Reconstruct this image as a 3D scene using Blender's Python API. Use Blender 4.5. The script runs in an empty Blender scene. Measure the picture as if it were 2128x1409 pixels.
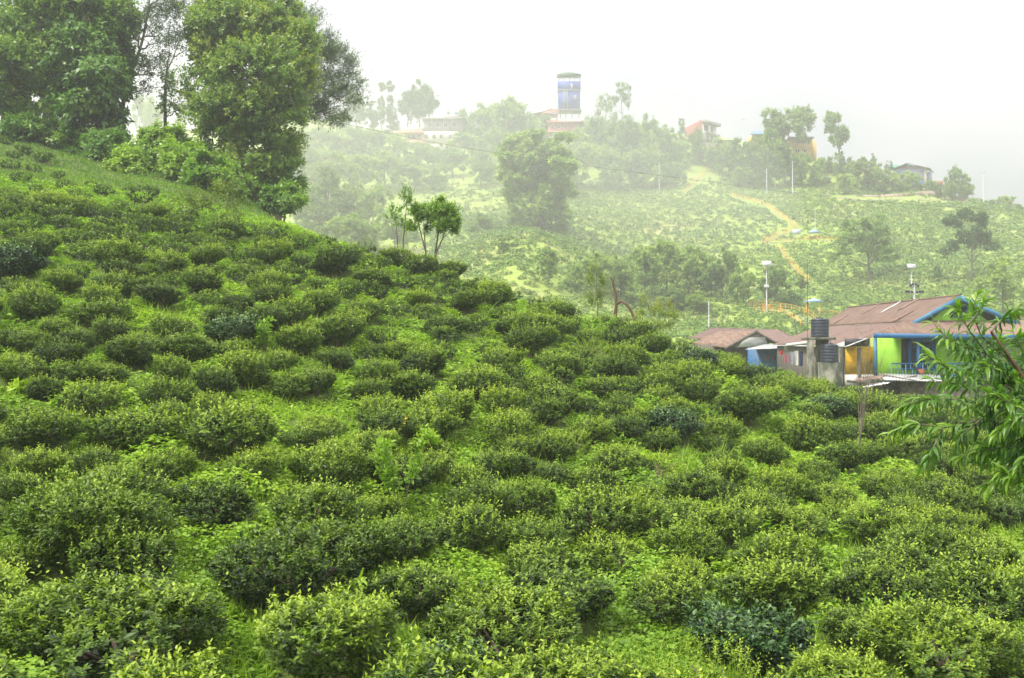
import bpy, math, random
import numpy as np
from mathutils import Vector

# ------------------------------------------------------------------ camera, sky, sun, exposure
sc = bpy.context.scene
COL = sc.collection
FPX = 35.0 / 36.0 * 2128.0            # focal length in photograph pixels
CX, CY = 1064.0, 704.5
cam_d = bpy.data.cameras.new("camera")
cam_d.lens = 35.0
cam_d.sensor_width = 36.0
cam_d.clip_start = 0.1
cam_d.clip_end = 3000.0
cam = bpy.data.objects.new("camera", cam_d)
cam.location = (0, 0, 0)
cam.rotation_euler = (math.radians(90), 0, 0)
COL.objects.link(cam)
sc.camera = cam

SUN_ELEV, SUN_AZ = math.radians(56), math.radians(-118)   # azimuth from +Y, clockwise: from the left and behind
world = bpy.data.worlds.new("World")
sc.world = world
world.use_nodes = True
wn, wl = world.node_tree.nodes, world.node_tree.links
wn.clear()
w_out = wn.new("ShaderNodeOutputWorld")
w_bg = wn.new("ShaderNodeBackground")
w_bg.inputs["Strength"].default_value = 0.1
w_sky = wn.new("ShaderNodeTexSky")
w_sky.sky_type = 'NISHITA'
w_sky.sun_disc = False
w_sky.sun_elevation = SUN_ELEV
w_sky.sun_rotation = SUN_AZ
w_sky.altitude = 1500
w_tc = wn.new("ShaderNodeTexCoord")
w_map = wn.new("ShaderNodeMapping")
w_map.inputs["Scale"].default_value = (1.6, 1.6, 3.2)
w_map.inputs["Location"].default_value = (0.35, 0.1, 0.2)
w_noise = wn.new("ShaderNodeTexNoise")
w_noise.inputs["Scale"].default_value = 1.7
w_noise.inputs["Detail"].default_value = 4.0
w_noise.inputs["Roughness"].default_value = 0.5
w_ramp = wn.new("ShaderNodeValToRGB")
w_ramp.color_ramp.elements[0].position = 0.36
w_ramp.color_ramp.elements[0].color = (0.74, 0.76, 0.80, 1)
w_ramp.color_ramp.elements[1].position = 0.56
w_ramp.color_ramp.elements[1].color = (1.0, .985, .985, 1)
w_mul = wn.new("ShaderNodeVectorMath")
w_mul.operation = 'SCALE'
w_sep = wn.new("ShaderNodeSeparateXYZ")
w_ov = wn.new("ShaderNodeMapRange")            # an overcast sky is about three times brighter overhead than at the horizon
w_ov.inputs["From Min"].default_value = 0.0
w_ov.inputs["From Max"].default_value = 1.0
w_ov.inputs["To Min"].default_value = 1.7
w_ov.inputs["To Max"].default_value = 13.5
wl.new(w_tc.outputs["Generated"], w_sep.inputs[0])
wl.new(w_sep.outputs["Z"], w_ov.inputs["Value"])
wl.new(w_ov.outputs["Result"], w_mul.inputs["Scale"])
w_mix = wn.new("ShaderNodeMix")
w_mix.data_type = 'RGBA'
w_mix.inputs["Factor"].default_value = 0.95    # cloud cover
wl.new(w_tc.outputs["Generated"], w_map.inputs["Vector"])
wl.new(w_map.outputs["Vector"], w_noise.inputs["Vector"])
wl.new(w_noise.outputs["Fac"], w_ramp.inputs["Fac"])
wl.new(w_ramp.outputs["Color"], w_mul.inputs[0])
wl.new(w_sky.outputs["Color"], w_mix.inputs["A"])
wl.new(w_mul.outputs["Vector"], w_mix.inputs["B"])
wl.new(w_mix.outputs["Result"], w_bg.inputs["Color"])
wl.new(w_bg.outputs["Background"], w_out.inputs["Surface"])

sun_d = bpy.data.lights.new("sun", 'SUN')
sun_d.energy = 2.3
sun_d.angle = math.radians(10)
sun_d.color = (1.0, 0.95, 0.86)
sun = bpy.data.objects.new("sun", sun_d)
COL.objects.link(sun)
_sd = Vector((math.sin(SUN_AZ) * math.cos(SUN_ELEV), math.cos(SUN_AZ) * math.cos(SUN_ELEV), math.sin(SUN_ELEV)))
sun.rotation_euler = _sd.to_track_quat('Z', 'Y').to_euler()
sun.location = _sd * 400

vs = sc.view_settings
vs.view_transform = 'Standard'
vs.look = 'None'
vs.exposure = 1.28
vs.gamma = 1.0
vs.use_curve_mapping = False
sc.cycles.use_denoising = True
sc.cycles.max_bounces = 6
sc.cycles.diffuse_bounces = 3
sc.cycles.glossy_bounces = 2
sc.cycles.transmission_bounces = 4
sc.cycles.volume_bounces = 2
sc.cycles.transparent_max_bounces = 8
sc.cycles.use_fast_gi = False

HAZE_DENSITY = 0.0013
MIST_DENSITY = 0.0024

# ------------------------------------------------------------------ small helpers
def P(px, py, d):
    """A photograph pixel at depth d (metres along the view) as a point of the place."""
    return np.array(((px - CX) / FPX * d, d, (CY - py) / FPX * d))

def proj(p):
    return CX + p[0] / p[1] * FPX, CY - p[2] / p[1] * FPX

def tag(o, label=None, cat=None, group=None, kind=None):
    if label: o["label"] = label
    if cat: o["category"] = cat
    if group: o["group"] = group
    if kind: o["kind"] = kind
    return o

def empty(name, loc=(0, 0, 0), rz=0.0):
    o = bpy.data.objects.new(name, None)
    o.empty_display_size = 0.2
    o.location = [float(v) for v in loc]
    o.rotation_euler = (0, 0, rz)
    COL.objects.link(o)
    return o

def link(name, me, parent=None, loc=None):
    o = bpy.data.objects.new(name, me)
    COL.objects.link(o)
    if parent is not None: o.parent = parent
    if loc is not None: o.location = [float(v) for v in loc]
    return o

def children_of(o):
    return list(o.children)

def copy_tree(o, parent=None):
    c = o.copy()
    COL.objects.link(c)
    c.parent = parent
    for ch in children_of(o):
        copy_tree(ch, c)
    return c

def np_mesh(name, V, loops, totals, mats, mat_idx=None, tint=None, smooth=False):
    V = np.asarray(V, np.float32)
    loops = np.asarray(loops, np.int32)
    totals = np.asarray(totals, np.int32)
    me = bpy.data.meshes.new(name)
    me.vertices.add(len(V))
    me.vertices.foreach_set("co", V.ravel())
    me.loops.add(len(loops))
    me.loops.foreach_set("vertex_index", loops)
    starts = np.zeros(len(totals), np.int32)
    starts[1:] = np.cumsum(totals)[:-1]
    me.polygons.add(len(totals))
    me.polygons.foreach_set("loop_start", starts)
    me.polygons.foreach_set("loop_total", totals)
    for m in mats: me.materials.append(m)
    if mat_idx is not None:
        me.polygons.foreach_set("material_index", np.asarray(mat_idx, np.int32))
    if smooth:
        me.polygons.foreach_set("use_smooth", np.ones(len(totals), bool))
    if tint is not None:
        a = me.attributes.new("tint", 'FLOAT', 'FACE')
        a.data.foreach_set("value", np.asarray(tint, np.float32))
    me.update(calc_edges=True)
    return me

class Geo:
    """Collects numpy geometry for one mesh."""
    def __init__(s):
        s.V, s.L, s.T, s.M, s.A, s.n = [], [], [], [], [], 0
    def add(s, V, loops, totals, mi=0, tint=None):
        V = np.asarray(V, float).reshape(-1, 3)
        totals = np.asarray(totals, int)
        s.V.append(V); s.L.append(np.asarray(loops, int) + s.n); s.T.append(totals)
        s.M.append(np.full(len(totals), mi) if np.isscalar(mi) else np.asarray(mi))
        s.A.append(np.full(len(totals), 0.5) if tint is None else (np.full(len(totals), tint) if np.isscalar(tint) else np.asarray(tint)))
        s.n += len(V)
    def faces(s, V, F, mi=0, tint=None):
        s.add(V, [i for f in F for i in f], [len(f) for f in F], mi, tint)
    def box(s, lo, hi, mi=0):
        x0, y0, z0 = lo; x1, y1, z1 = hi
        V = [(x0,y0,z0),(x1,y0,z0),(x1,y1,z0),(x0,y1,z0),(x0,y0,z1),(x1,y0,z1),(x1,y1,z1),(x0,y1,z1)]
        s.faces(V, [(3,2,1,0),(4,5,6,7),(0,1,5,4),(1,2,6,5),(2,3,7,6),(3,0,4,7)], mi)
    def hexa(s, b, t, mi=0):
        """b, t: four bottom and four top corners, each counter-clockwise from above."""
        V = list(b) + list(t)
        s.faces(V, [(3,2,1,0),(4,5,6,7),(0,1,5,4),(1,2,6,5),(2,3,7,6),(3,0,4,7)], mi)
    def slab(s, quad, th, mi=0):
        """A sheet with thickness th straight down from four corners."""
        t = [np.asarray(q, float) for q in quad]
        b = [q - np.array((0, 0, th)) for q in t]
        s.hexa(b, t, mi)
    def tube(s, pts, rad, seg=6, mi=0, tint=None, cap=True):
        pts = np.asarray(pts, float)
        n = len(pts)
        rad = np.full(n, rad) if np.isscalar(rad) else np.asarray(rad, float)
        d = np.gradient(pts, axis=0)
        d /= np.linalg.norm(d, axis=1)[:, None] + 1e-9
        ref = np.array((0, 0, 1.0)) if abs(d[:, 2]).mean() < 0.8 else np.array((1.0, 0, 0))
        u = np.cross(d, ref); u /= np.linalg.norm(u, axis=1)[:, None] + 1e-9
        v = np.cross(d, u)
        a = np.linspace(0, 2 * math.pi, seg, endpoint=False)
        ring = pts[:, None, :] + rad[:, None, None] * (np.cos(a)[None, :, None] * u[:, None, :] + np.sin(a)[None, :, None] * v[:, None, :])
        F = []
        for i in range(n - 1):
            for k in range(seg):
                k2 = (k + 1) % seg
                F.append((i*seg+k, i*seg+k2, (i+1)*seg+k2, (i+1)*seg+k))
        if cap:
            F.append(tuple(range(seg - 1, -1, -1)) if False else tuple(range(seg)))
            F.append(tuple((n-1)*seg + k for k in range(seg)))
        s.faces(ring.reshape(-1, 3), F, mi, tint)
    def bar(s, a, b, r, seg=5, mi=0):
        s.tube([a, b], r, seg, mi)
    def leaves(s, tm, pos, ax, nr, sx, sy, tint, mi=0):
        """tm: (verts, faces); ax leaf direction, nr its up normal (both n x 3), sx length, sy width."""
        TV, TF = tm
        n, k = len(pos), len(TV)
        ax = ax / (np.linalg.norm(ax, axis=1)[:, None] + 1e-9)
        sd = np.cross(nr, ax); sd /= np.linalg.norm(sd, axis=1)[:, None] + 1e-9
        nr = np.cross(ax, sd)
        V = (pos[:, None, :] + TV[None, :, 0:1] * (ax * sx[:, None])[:, None, :]
             + TV[None, :, 1:2] * (sd * sy[:, None])[:, None, :] + TV[None, :, 2:3] * (nr * sx[:, None])[:, None, :])
        fl = np.array([i for f in TF for i in f]); ft = np.array([len(f) for f in TF])
        loops = (np.arange(n)[:, None] * k + fl[None, :]).ravel()
        s.add(V.reshape(-1, 3), loops, np.tile(ft, n), mi, np.repeat(tint, len(TF)))
    def mesh(s, name, mats, smooth=False, tint=False):
        return np_mesh(name, np.concatenate(s.V), np.concatenate(s.L), np.concatenate(s.T), mats,
                       np.concatenate(s.M), np.concatenate(s.A) if tint else None, smooth)
    def build(s, name, mats, parent=None, smooth=False, tint=False, loc=None):
        """Links the collected geometry; it is in world space, so a parent's offset is taken off."""
        if not isinstance(mats, (list, tuple)): mats = [mats]
        off = np.zeros(3); p = parent
        while p is not None:
            off = off + np.array(p.location); p = p.parent
        if off.any(): s.V = [v - off for v in s.V]
        return link(name, s.mesh(name, mats, smooth, tint), parent, loc)

# leaf shapes: (length x, width y, lift z)
LEAF_QUAD = (np.array([(0,0,0),(.45,.5,.07),(1,0,-.12),(.45,-.5,.07)], float), [(0,3,2,1)])
LEAF_FOLD = (np.array([(0,0,0),(.35,.5,.09),(.4,0,0),(.35,-.5,.09),(.75,.34,.04),(.78,0,-.05),(.75,-.34,.04),(1.04,0,-.16)], float),
             [(0,2,1),(0,3,2),(1,2,5,4),(2,3,6,5),(4,5,7),(5,6,7)])
LEAF_LONG = (np.array([(0,0,0),(.22,.42,.03),(.25,0,-.02),(.22,-.42,.03),(.55,.5,-.05),(.57,0,-.11),(.55,-.5,-.05),
                       (.82,.28,-.24),(.83,0,-.29),(.82,-.28,-.24),(.98,0,-.48)], float),
             [(0,2,1),(0,3,2),(1,2,5,4),(2,3,6,5),(4,5,8,7),(5,6,9,8),(7,8,10),(8,9,10)])
BLADE = (np.array([(0,-.5,0),(0,.5,0),(.5,.4,.0),(.5,-.4,.0),(1,0,-.22)], float), [(0,1,2,3),(3,2,4)])

# ------------------------------------------------------------------ materials
MATS = {}
def nodes_of(name):
    m = bpy.data.materials.new(name)
    m.use_nodes = True
    n, l = m.node_tree.nodes, m.node_tree.links
    return m, n, l, n["Principled BSDF"]

def solid(name, c, rough=0.7, c2=None, scale=3.0, bump=0.0, metal=0.0, spec=0.4, stretch=(1, 1, 1), lo=0.35, hi=0.68, detail=5.0):
    """A weathered surface: two colours mixed by noise, with a fine bump."""
    if name in MATS: return MATS[name]
    m, n, l, b = nodes_of(name)
    b.inputs["Roughness"].default_value = rough
    b.inputs["Metallic"].default_value = metal
    b.inputs["Specular IOR Level"].default_value = spec
    if c2 is None: c2 = tuple(v * 0.72 for v in c)
    tc = n.new("ShaderNodeTexCoord"); mp = n.new("ShaderNodeMapping"); mp.inputs["Scale"].default_value = stretch
    l.new(tc.outputs["Object"], mp.inputs["Vector"])
    t = n.new("ShaderNodeTexNoise"); t.inputs["Scale"].default_value = scale; t.inputs["Detail"].default_value = detail
    t.inputs["Roughness"].default_value = 0.62
    l.new(mp.outputs["Vector"], t.inputs["Vector"])
    r = n.new("ShaderNodeValToRGB")
    r.color_ramp.elements[0].position = lo; r.color_ramp.elements[0].color = (*c2, 1)
    r.color_ramp.elements[1].position = hi; r.color_ramp.elements[1].color = (*c, 1)
    l.new(t.outputs["Fac"], r.inputs["Fac"]); l.new(r.outputs["Color"], b.inputs["Base Color"])
    if bump:
        bp = n.new("ShaderNodeBump"); bp.inputs["Strength"].default_value = bump; bp.inputs["Distance"].default_value = 0.03
        l.new(t.outputs["Fac"], bp.inputs["Height"]); l.new(bp.outputs["Normal"], b.inputs["Normal"])
    MATS[name] = m
    return m

def leafmat(name, stops, rough=0.42, spec=0.5, trans=0.25, objvar=0.12, transcol=1.35):
    """Leaf surface: colour by each leaf's own tint (its age, plus shade painted in on tea bush sides), a little by plant, thin and partly translucent."""
    if name in MATS: return MATS[name]
    m, n, l, b = nodes_of(name)
    at = n.new("ShaderNodeAttribute"); at.attribute_name = "tint"
    oi = n.new("ShaderNodeObjectInfo")
    ma = n.new("ShaderNodeMath"); ma.operation = 'MULTIPLY_ADD'
    ma.inputs[1].default_value = objvar * 2; ma.inputs[2].default_value = -objvar
    l.new(oi.outputs["Random"], ma.inputs[0])
    ad = n.new("ShaderNodeMath"); ad.operation = 'ADD'; ad.use_clamp = True
    l.new(at.outputs["Fac"], ad.inputs[0]); l.new(ma.outputs["Value"], ad.inputs[1])
    r = n.new("ShaderNodeValToRGB")
    cr = r.color_ramp
    while len(cr.elements) < len(stops): cr.elements.new(0.5)
    for e, (p, c) in zip(cr.elements, stops): e.position = p; e.color = (*c, 1)
    l.new(ad.outputs["Value"], r.inputs["Fac"])
    l.new(r.outputs["Color"], b.inputs["Base Color"])
    b.inputs["Roughness"].default_value = rough
    b.inputs["Specular IOR Level"].default_value = spec
    tr = n.new("ShaderNodeBsdfTranslucent")
    sc_ = n.new("ShaderNodeVectorMath"); sc_.operation = 'MULTIPLY'; sc_.inputs[1].default_value = (transcol, transcol * 1.12, transcol * 0.6)
    l.new(r.outputs["Color"], sc_.inputs[0]); l.new(sc_.outputs["Vector"], tr.inputs["Color"])
    mx = n.new("ShaderNodeMixShader"); mx.inputs["Fac"].default_value = trans
    l.new(b.outputs["BSDF"], mx.inputs[1]); l.new(tr.outputs["BSDF"], mx.inputs[2])
    l.new(mx.outputs["Shader"], n["Material Output"].inputs["Surface"])
    MATS[name] = m
    return m

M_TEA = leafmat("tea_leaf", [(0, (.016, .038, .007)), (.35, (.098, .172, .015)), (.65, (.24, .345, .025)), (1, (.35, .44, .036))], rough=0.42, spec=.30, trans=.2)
M_GLOSSY = leafmat("glossy_leaf", [(0, (.016, .048, .014)), (.5, (.050, .115, .022)), (1, (.16, .27, .035))], rough=0.34, spec=0.45, trans=0.12)
M_WEED = leafmat("weed_leaf", [(0, (.085, .17, .018)), (.5, (.215, .36, .030)), (1, (.38, .51, .042))], rough=0.5, spec=0.35, trans=0.32)
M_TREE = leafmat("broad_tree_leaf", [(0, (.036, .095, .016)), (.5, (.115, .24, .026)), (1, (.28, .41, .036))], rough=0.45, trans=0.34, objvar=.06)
M_TREEY = leafmat("yellowing_tree_leaf", [(0, (.055, .13, .018)), (.5, (.155, .275, .030)), (1, (.40, .43, .045))], rough=0.45, trans=0.36, objvar=.04)
M_PINE = leafmat("needle_leaf", [(0, (.022, .055, .020)), (.5, (.06, .115, .036)), (1, (.12, .19, .05))], rough=0.55, trans=0.15)
M_FAR = leafmat("hillside_leaf", [(0, (.055, .12, .034)), (.5, (.18, .295, .06)), (1, (.36, .47, .09))], rough=0.55, spec=.3, trans=0.22, objvar=.28)
M_FTEA = leafmat("hillside_tea_leaf", [(0, (.05, .11, .025)), (.5, (.13, .23, .04)), (1, (.30, .38, .06))], rough=0.55, spec=.3, trans=0.22, objvar=.0)
M_PEACH = leafmat("lance_leaf", [(0, (.03, .085, .016)), (.5, (.085, .20, .022)), (1, (.22, .36, .03))], rough=0.36, trans=0.35)
M_YFEATH = leafmat("yellow_feathery_leaf", [(0, (.10, .16, .02)), (.5, (.22, .28, .03)), (1, (.42, .40, .04))], rough=0.5, trans=0.35)
M_BARK = solid("grey_bark", (.20, .17, .13), .9, (.09, .075, .055), 9, .5, stretch=(1, 1, .25))
M_BARKB = solid("brown_bark", (.16, .10, .06), .9, (.08, .05, .03), 9, .4, stretch=(1, 1, .3))
M_TWIG = solid("tea_wood", (.17, .13, .09), .9, (.08, .06, .04), 12, .3)

# ------------------------------------------------------------------ terrain: one sheet through surveyed points (column px, [(depth, py)...])
SURVEY = {
 -500: [(5,1480),(8,1100),(12,830),(17,640),(24,450),(34,330),(48,230),(62,190),(80,230),(120,380),(220,430),(350,330),(430,400)],
 0:   [(5,1560),(8,1190),(12,930),(17,720),(22,588),(28,472),(34,408),(42,345),(52,290),(62,268),(75,300),(100,400),(150,520),(220,420),(300,330),(350,300),(430,380)],
 250: [(5,1580),(8,1225),(12,965),(17,760),(22,620),(28,505),(33,450),(42,390),(50,348),(57,325),(66,325),(82,385),(110,490),(150,530),(220,430),(300,325),(350,285),(430,350)],
 500: [(5,1600),(8,1260),(12,1000),(17,800),(22,660),(28,545),(33,485),(42,445),(52,408),(58,400),(68,425),(85,520),(115,610),(150,590),(220,460),(300,315),(345,258),(430,330)],
 640: [(5,1610),(8,1270),(12,1020),(17,830),(22,690),(28,575),(33,510),(40,490),(48,515),(60,575),(80,660),(110,690),(150,605),(220,455),(300,330),(345,250),(430,340)],
 800: [(5,1615),(8,1280),(12,1035),(17,855),(22,715),(27,615),(31,560),(36,560),(44,605),(58,690),(80,750),(115,715),(155,600),(220,480),(300,350),(345,275),(430,350)],
 900: [(5,1620),(8,1290),(12,1050),(17,870),(22,742),(27,645),(31,582),(36,592),(48,680),(78,770),(115,725),(155,610),(200,515),(250,430),(300,350),(345,280),(430,350)],
 1100:[(5,1630),(8,1310),(12,1080),(17,905),(22,782),(27,688),(31,645),(37,672),(50,765),(80,790),(120,705),(148,605),(166,530),(182,492),(208,488),(250,430),(300,360),(345,275),(430,340)],
 1300:[(5,1640),(8,1330),(12,1110),(17,940),(22,822),(27,738),(31,706),(37,735),(50,840),(80,830),(120,735),(150,662),(180,600),(220,520),(260,440),(300,390),(345,270),(430,340)],
 1450:[(5,1640),(8,1340),(12,1130),(17,970),(22,852),(27,776),(31,754),(40,800),(55,845),(80,810),(120,730),(150,680),(180,620),(220,530),(260,450),(300,385),(345,290),(430,360)],
 1600:[(5,1640),(8,1350),(12,1150),(17,1000),(22,885),(27,820),(32,804),(42,835),(55,845),(80,810),(120,725),(150,685),(170,645),(200,575),(240,500),(280,430),(310,400),(340,330),(360,305),(430,380)],
 1850:[(5,1660),(8,1370),(12,1180),(17,1040),(22,952),(28,886),(35,846),(42,842),(52,834),(64,815),(90,770),(130,700),(170,630),(200,570),(240,490),(270,440),(300,405),(330,375),(350,365),(430,450)],
 2128:[(5,1680),(8,1390),(12,1210),(17,1080),(22,1005),(28,935),(36,875),(46,842),(60,828),(90,775),(130,692),(170,610),(210,540),(250,480),(285,446),(300,442),(330,475),(430,620)],
 2600:[(5,1720),(8,1430),(12,1250),(17,1130),(24,1030),(36,930),(60,870),(90,800),(130,720),(170,640),(210,580),(250,530),(285,500),(300,500),(330,530),(430,680)],
}
def warp(d):
    return float(np.interp(d, [0, 5, 8, 12, 17, 22, 28, 33, 500], [0, 7.6, 11, 14.8, 19.4, 23.8, 29, 33.4, 500]))
_pt, _pr, _pe = [], [], []
for c, rows in SURVEY.items():
    th = math.atan((c - CX) / FPX)
    for d0, py in rows:
        d = warp(d0)
        r = d / math.cos(th)
        _pt.append(th); _pr.append(math.log(r)); _pe.append((CY - py) / FPX * d / r)
for deg, rows in {-75: [(5,-.32),(12,.02),(30,.25),(60,.3),(120,.2),(300,.12),(450,.1)], 75: [(5,-.5),(12,-.3),(30,-.2),(60,-.15),(120,-.1),(300,-.05),(450,-.05)],
                  -130:[(5,-.2),(12,.1),(30,.28),(60,.3),(150,.2),(450,.1)], 130:[(5,-.42),(12,-.2),(30,-.1),(60,-.1),(150,-.08),(450,-.05)],
                  -180:[(5,-.2),(12,.05),(30,.15),(60,.12),(150,.06),(450,.02)], 180:[(5,-.2),(12,.05),(30,.15),(60,.12),(150,.06),(450,.02)]}.items():
    for r, e in rows:
        _pt.append(math.radians(deg)); _pr.append(math.log(r)); _pe.append(e)
TK = 2.0
_X = np.stack([np.array(_pt) * TK, np.array(_pr)], 1)
def _phi(d2):
    return np.where(d2 > 1e-12, 0.5 * d2 * np.log(np.maximum(d2, 1e-12)), 0.0)
_n = len(_X)
_A = np.zeros((_n + 3, _n + 3))
_A[:_n, :_n] = _phi(((_X[:, None] - _X[None]) ** 2).sum(-1)) + np.eye(_n) * 2e-4
_A[:_n, _n] = 1; _A[:_n, _n + 1:] = _X; _A[_n, :_n] = 1; _A[_n + 1:, :_n] = _X.T
_W = np.linalg.solve(_A, np.concatenate([np.array(_pe), np.zeros(3)]))
def elev(th, lr):
    th = np.asarray(th, float); lr = np.asarray(lr, float)
    shp = np.broadcast(th, lr).shape
    q = np.stack([np.broadcast_to(th, shp).ravel() * TK, np.broadcast_to(lr, shp).ravel()], 1)
    out = np.empty(len(q))
    for i in range(0, len(q), 20000):
        p = q[i:i + 20000]
        out[i:i + 20000] = _phi(((p[:, None] - _X[None]) ** 2).sum(-1)) @ _W[:_n] + _W[_n] + p @ _W[_n + 1:]
    return out.reshape(shp)
def Hpol(th, r):
    th = np.asarray(th, float); r = np.asarray(r, float)
    rr = np.maximum(r, 7.0)
    z = elev(th, np.log(rr)) * rr
    k = np.clip(r / 7.0, 0, 1)
    return z * k + (-1.65) * (1 - k)
def H(x, y):
    return Hpol(np.arctan2(x, y), np.hypot(x, y))
def ground_hit(px, py, dmin=4.0, dmax=460.0, n=700):
    """Where the sight line through a photograph pixel first meets the ground beyond depth dmin (x, y, z), or None."""
    d = np.exp(np.linspace(math.log(dmin), math.log(dmax), n))
    x = (px - CX) / FPX * d
    z = H(x, d); zz = (CY - py) / FPX * d
    f = zz - z
    k = np.where((f[:-1] > 0) & (f[1:] <= 0))[0]
    if len(k) == 0: return None
    k = k[0]; t = f[k] / (f[k] - f[k + 1])
    dd = d[k] * (1 - t) + d[k + 1] * t
    xx = (px - CX) / FPX * dd
    return np.array((xx, dd, float(H(xx, dd))))
def far_hit(px, py, fallback=330.0, dmin=110.0):
    h = ground_hit(px, py, dmin)
    if h is None:
        x = (px - CX) / FPX * fallback
        h = np.array((x, fallback, min(float(H(x, fallback)), (CY - py) / FPX * fallback)))
    return h

# ground sheet
th = np.concatenate([np.radians(np.linspace(-180, -40, 46)[:-1]), np.radians(np.linspace(-40, 40, 420)), np.radians(np.linspace(40, 180, 46)[1:])])
lr = np.concatenate([[math.log(0.25)], np.linspace(math.log(0.8), math.log(470), 330)])
TH, LR = np.meshgrid(th, lr, indexing='ij')
_rmax = np.interp(np.abs(np.degrees(TH)), [0, 40, 62, 180], [470, 470, 170, 120])      # the sheet reaches far only where it is seen
LR = np.log(.25) + (LR - np.log(.25)) * (np.log(_rmax) - np.log(.25)) / (np.log(470) - np.log(.25))
R_ = np.exp(LR)
Z_ = Hpol(TH, R_)
rg = np.random.default_rng(5)
def vnoise(x, y, seed=0):
    """Cheap smooth value noise."""
    xi = np.floor(x).astype(np.int64); yi = np.floor(y).astype(np.int64)
    fx = x - xi; fy = y - yi
    fx = fx * fx * (3 - 2 * fx); fy = fy * fy * (3 - 2 * fy)
    def h(a, b):
        v = np.sin(a * 127.1 + b * 311.7 + seed * 74.7) * 43758.5453
        return v - np.floor(v)
    return (h(xi, yi) * (1 - fx) + h(xi + 1, yi) * fx) * (1 - fy) + (h(xi, yi + 1) * (1 - fx) + h(xi + 1, yi + 1) * fx) * fy
def rough(x, y, r):
    near = (vnoise(x * .9, y * .9, 1) - .5) * .22 + (vnoise(x * 2.4, y * 2.4, 2) - .5) * .09
    far = (vnoise(x * .09, y * .09, 3) - .5) * 2.2 + (vnoise(x * .3, y * .3, 4) - .5) * .8
    k = np.clip((r - 90) / 60, 0, 1)
    return near * (1 - k) + far * k
XG, YG = R_ * np.sin(TH), R_ * np.cos(TH)
Z_ = Z_ + rough(XG, YG, R_)
_Hbase = H
def H(x, y):
    x = np.asarray(x, float); y = np.asarray(y, float)
    r = np.hypot(x, y)
    return Hpol(np.arctan2(x, y), r) + rough(x, y, r)
nt, nr_ = TH.shape
V = np.stack([XG, YG, Z_], -1).reshape(-1, 3)
i, j = np.meshgrid(np.arange(nt - 1), np.arange(nr_ - 1), indexing='ij')
q = np.stack([i * nr_ + j, i * nr_ + j + 1, (i + 1) * nr_ + j + 1, (i + 1) * nr_ + j], -1).reshape(-1, 4)

def ground_material():
    m, n, l, b = nodes_of("hill_ground")
    b.inputs["Roughness"].default_value = 0.95
    b.inputs["Specular IOR Level"].default_value = 0.1
    tc = n.new("ShaderNodeTexCoord")
    def noise(s, d=5, r=.6):
        t = n.new("ShaderNodeTexNoise"); t.inputs["Scale"].default_value = s; t.inputs["Detail"].default_value = d
        t.inputs["Roughness"].default_value = r
        l.new(tc.outputs["Object"], t.inputs["Vector"]); return t
    def ramp(t, *st):
        r = n.new("ShaderNodeValToRGB")
        while len(r.color_ramp.elements) < len(st): r.color_ramp.elements.new(.5)
        for e, (p, c) in zip(r.color_ramp.elements, st): e.position = p; e.color = (*c, 1)
        l.new(t.outputs["Fac"], r.inputs["Fac"]); return r
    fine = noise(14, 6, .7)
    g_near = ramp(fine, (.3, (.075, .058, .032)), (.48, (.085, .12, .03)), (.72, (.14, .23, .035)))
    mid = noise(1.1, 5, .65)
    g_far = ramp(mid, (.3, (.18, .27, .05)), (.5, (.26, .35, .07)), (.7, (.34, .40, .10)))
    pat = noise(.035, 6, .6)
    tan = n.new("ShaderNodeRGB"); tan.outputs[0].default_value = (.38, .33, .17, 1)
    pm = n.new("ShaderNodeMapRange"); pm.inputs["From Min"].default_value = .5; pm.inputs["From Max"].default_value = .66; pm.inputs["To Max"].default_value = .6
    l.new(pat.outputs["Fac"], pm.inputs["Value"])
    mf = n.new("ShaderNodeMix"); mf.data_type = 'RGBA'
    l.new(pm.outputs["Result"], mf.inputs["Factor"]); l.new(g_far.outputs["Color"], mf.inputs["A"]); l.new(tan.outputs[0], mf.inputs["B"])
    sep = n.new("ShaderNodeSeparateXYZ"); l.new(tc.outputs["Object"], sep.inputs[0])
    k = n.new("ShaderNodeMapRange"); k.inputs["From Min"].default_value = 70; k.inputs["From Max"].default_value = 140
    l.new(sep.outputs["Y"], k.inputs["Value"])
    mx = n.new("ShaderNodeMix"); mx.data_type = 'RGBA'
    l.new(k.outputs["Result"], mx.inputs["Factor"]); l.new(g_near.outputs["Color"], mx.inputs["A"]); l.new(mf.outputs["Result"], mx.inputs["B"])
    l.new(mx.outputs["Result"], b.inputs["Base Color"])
    bp = n.new("ShaderNodeBump"); bp.inputs["Strength"].default_value = .6; bp.inputs["Distance"].default_value = .06
    l.new(fine.outputs["Fac"], bp.inputs["Height"]); l.new(bp.outputs["Normal"], b.inputs["Normal"])
    return m
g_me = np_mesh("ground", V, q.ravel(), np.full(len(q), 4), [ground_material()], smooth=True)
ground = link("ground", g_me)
tag(ground, "green hillside ground falling from the upper slope into the valley and up the far hill", "ground", kind="structure")

# ------------------------------------------------------------------ tea bushes
UP = np.array((0, 0, 1.0))
def unit(v):
    return v / (np.linalg.norm(v, axis=-1, keepdims=True) + 1e-9)

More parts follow.
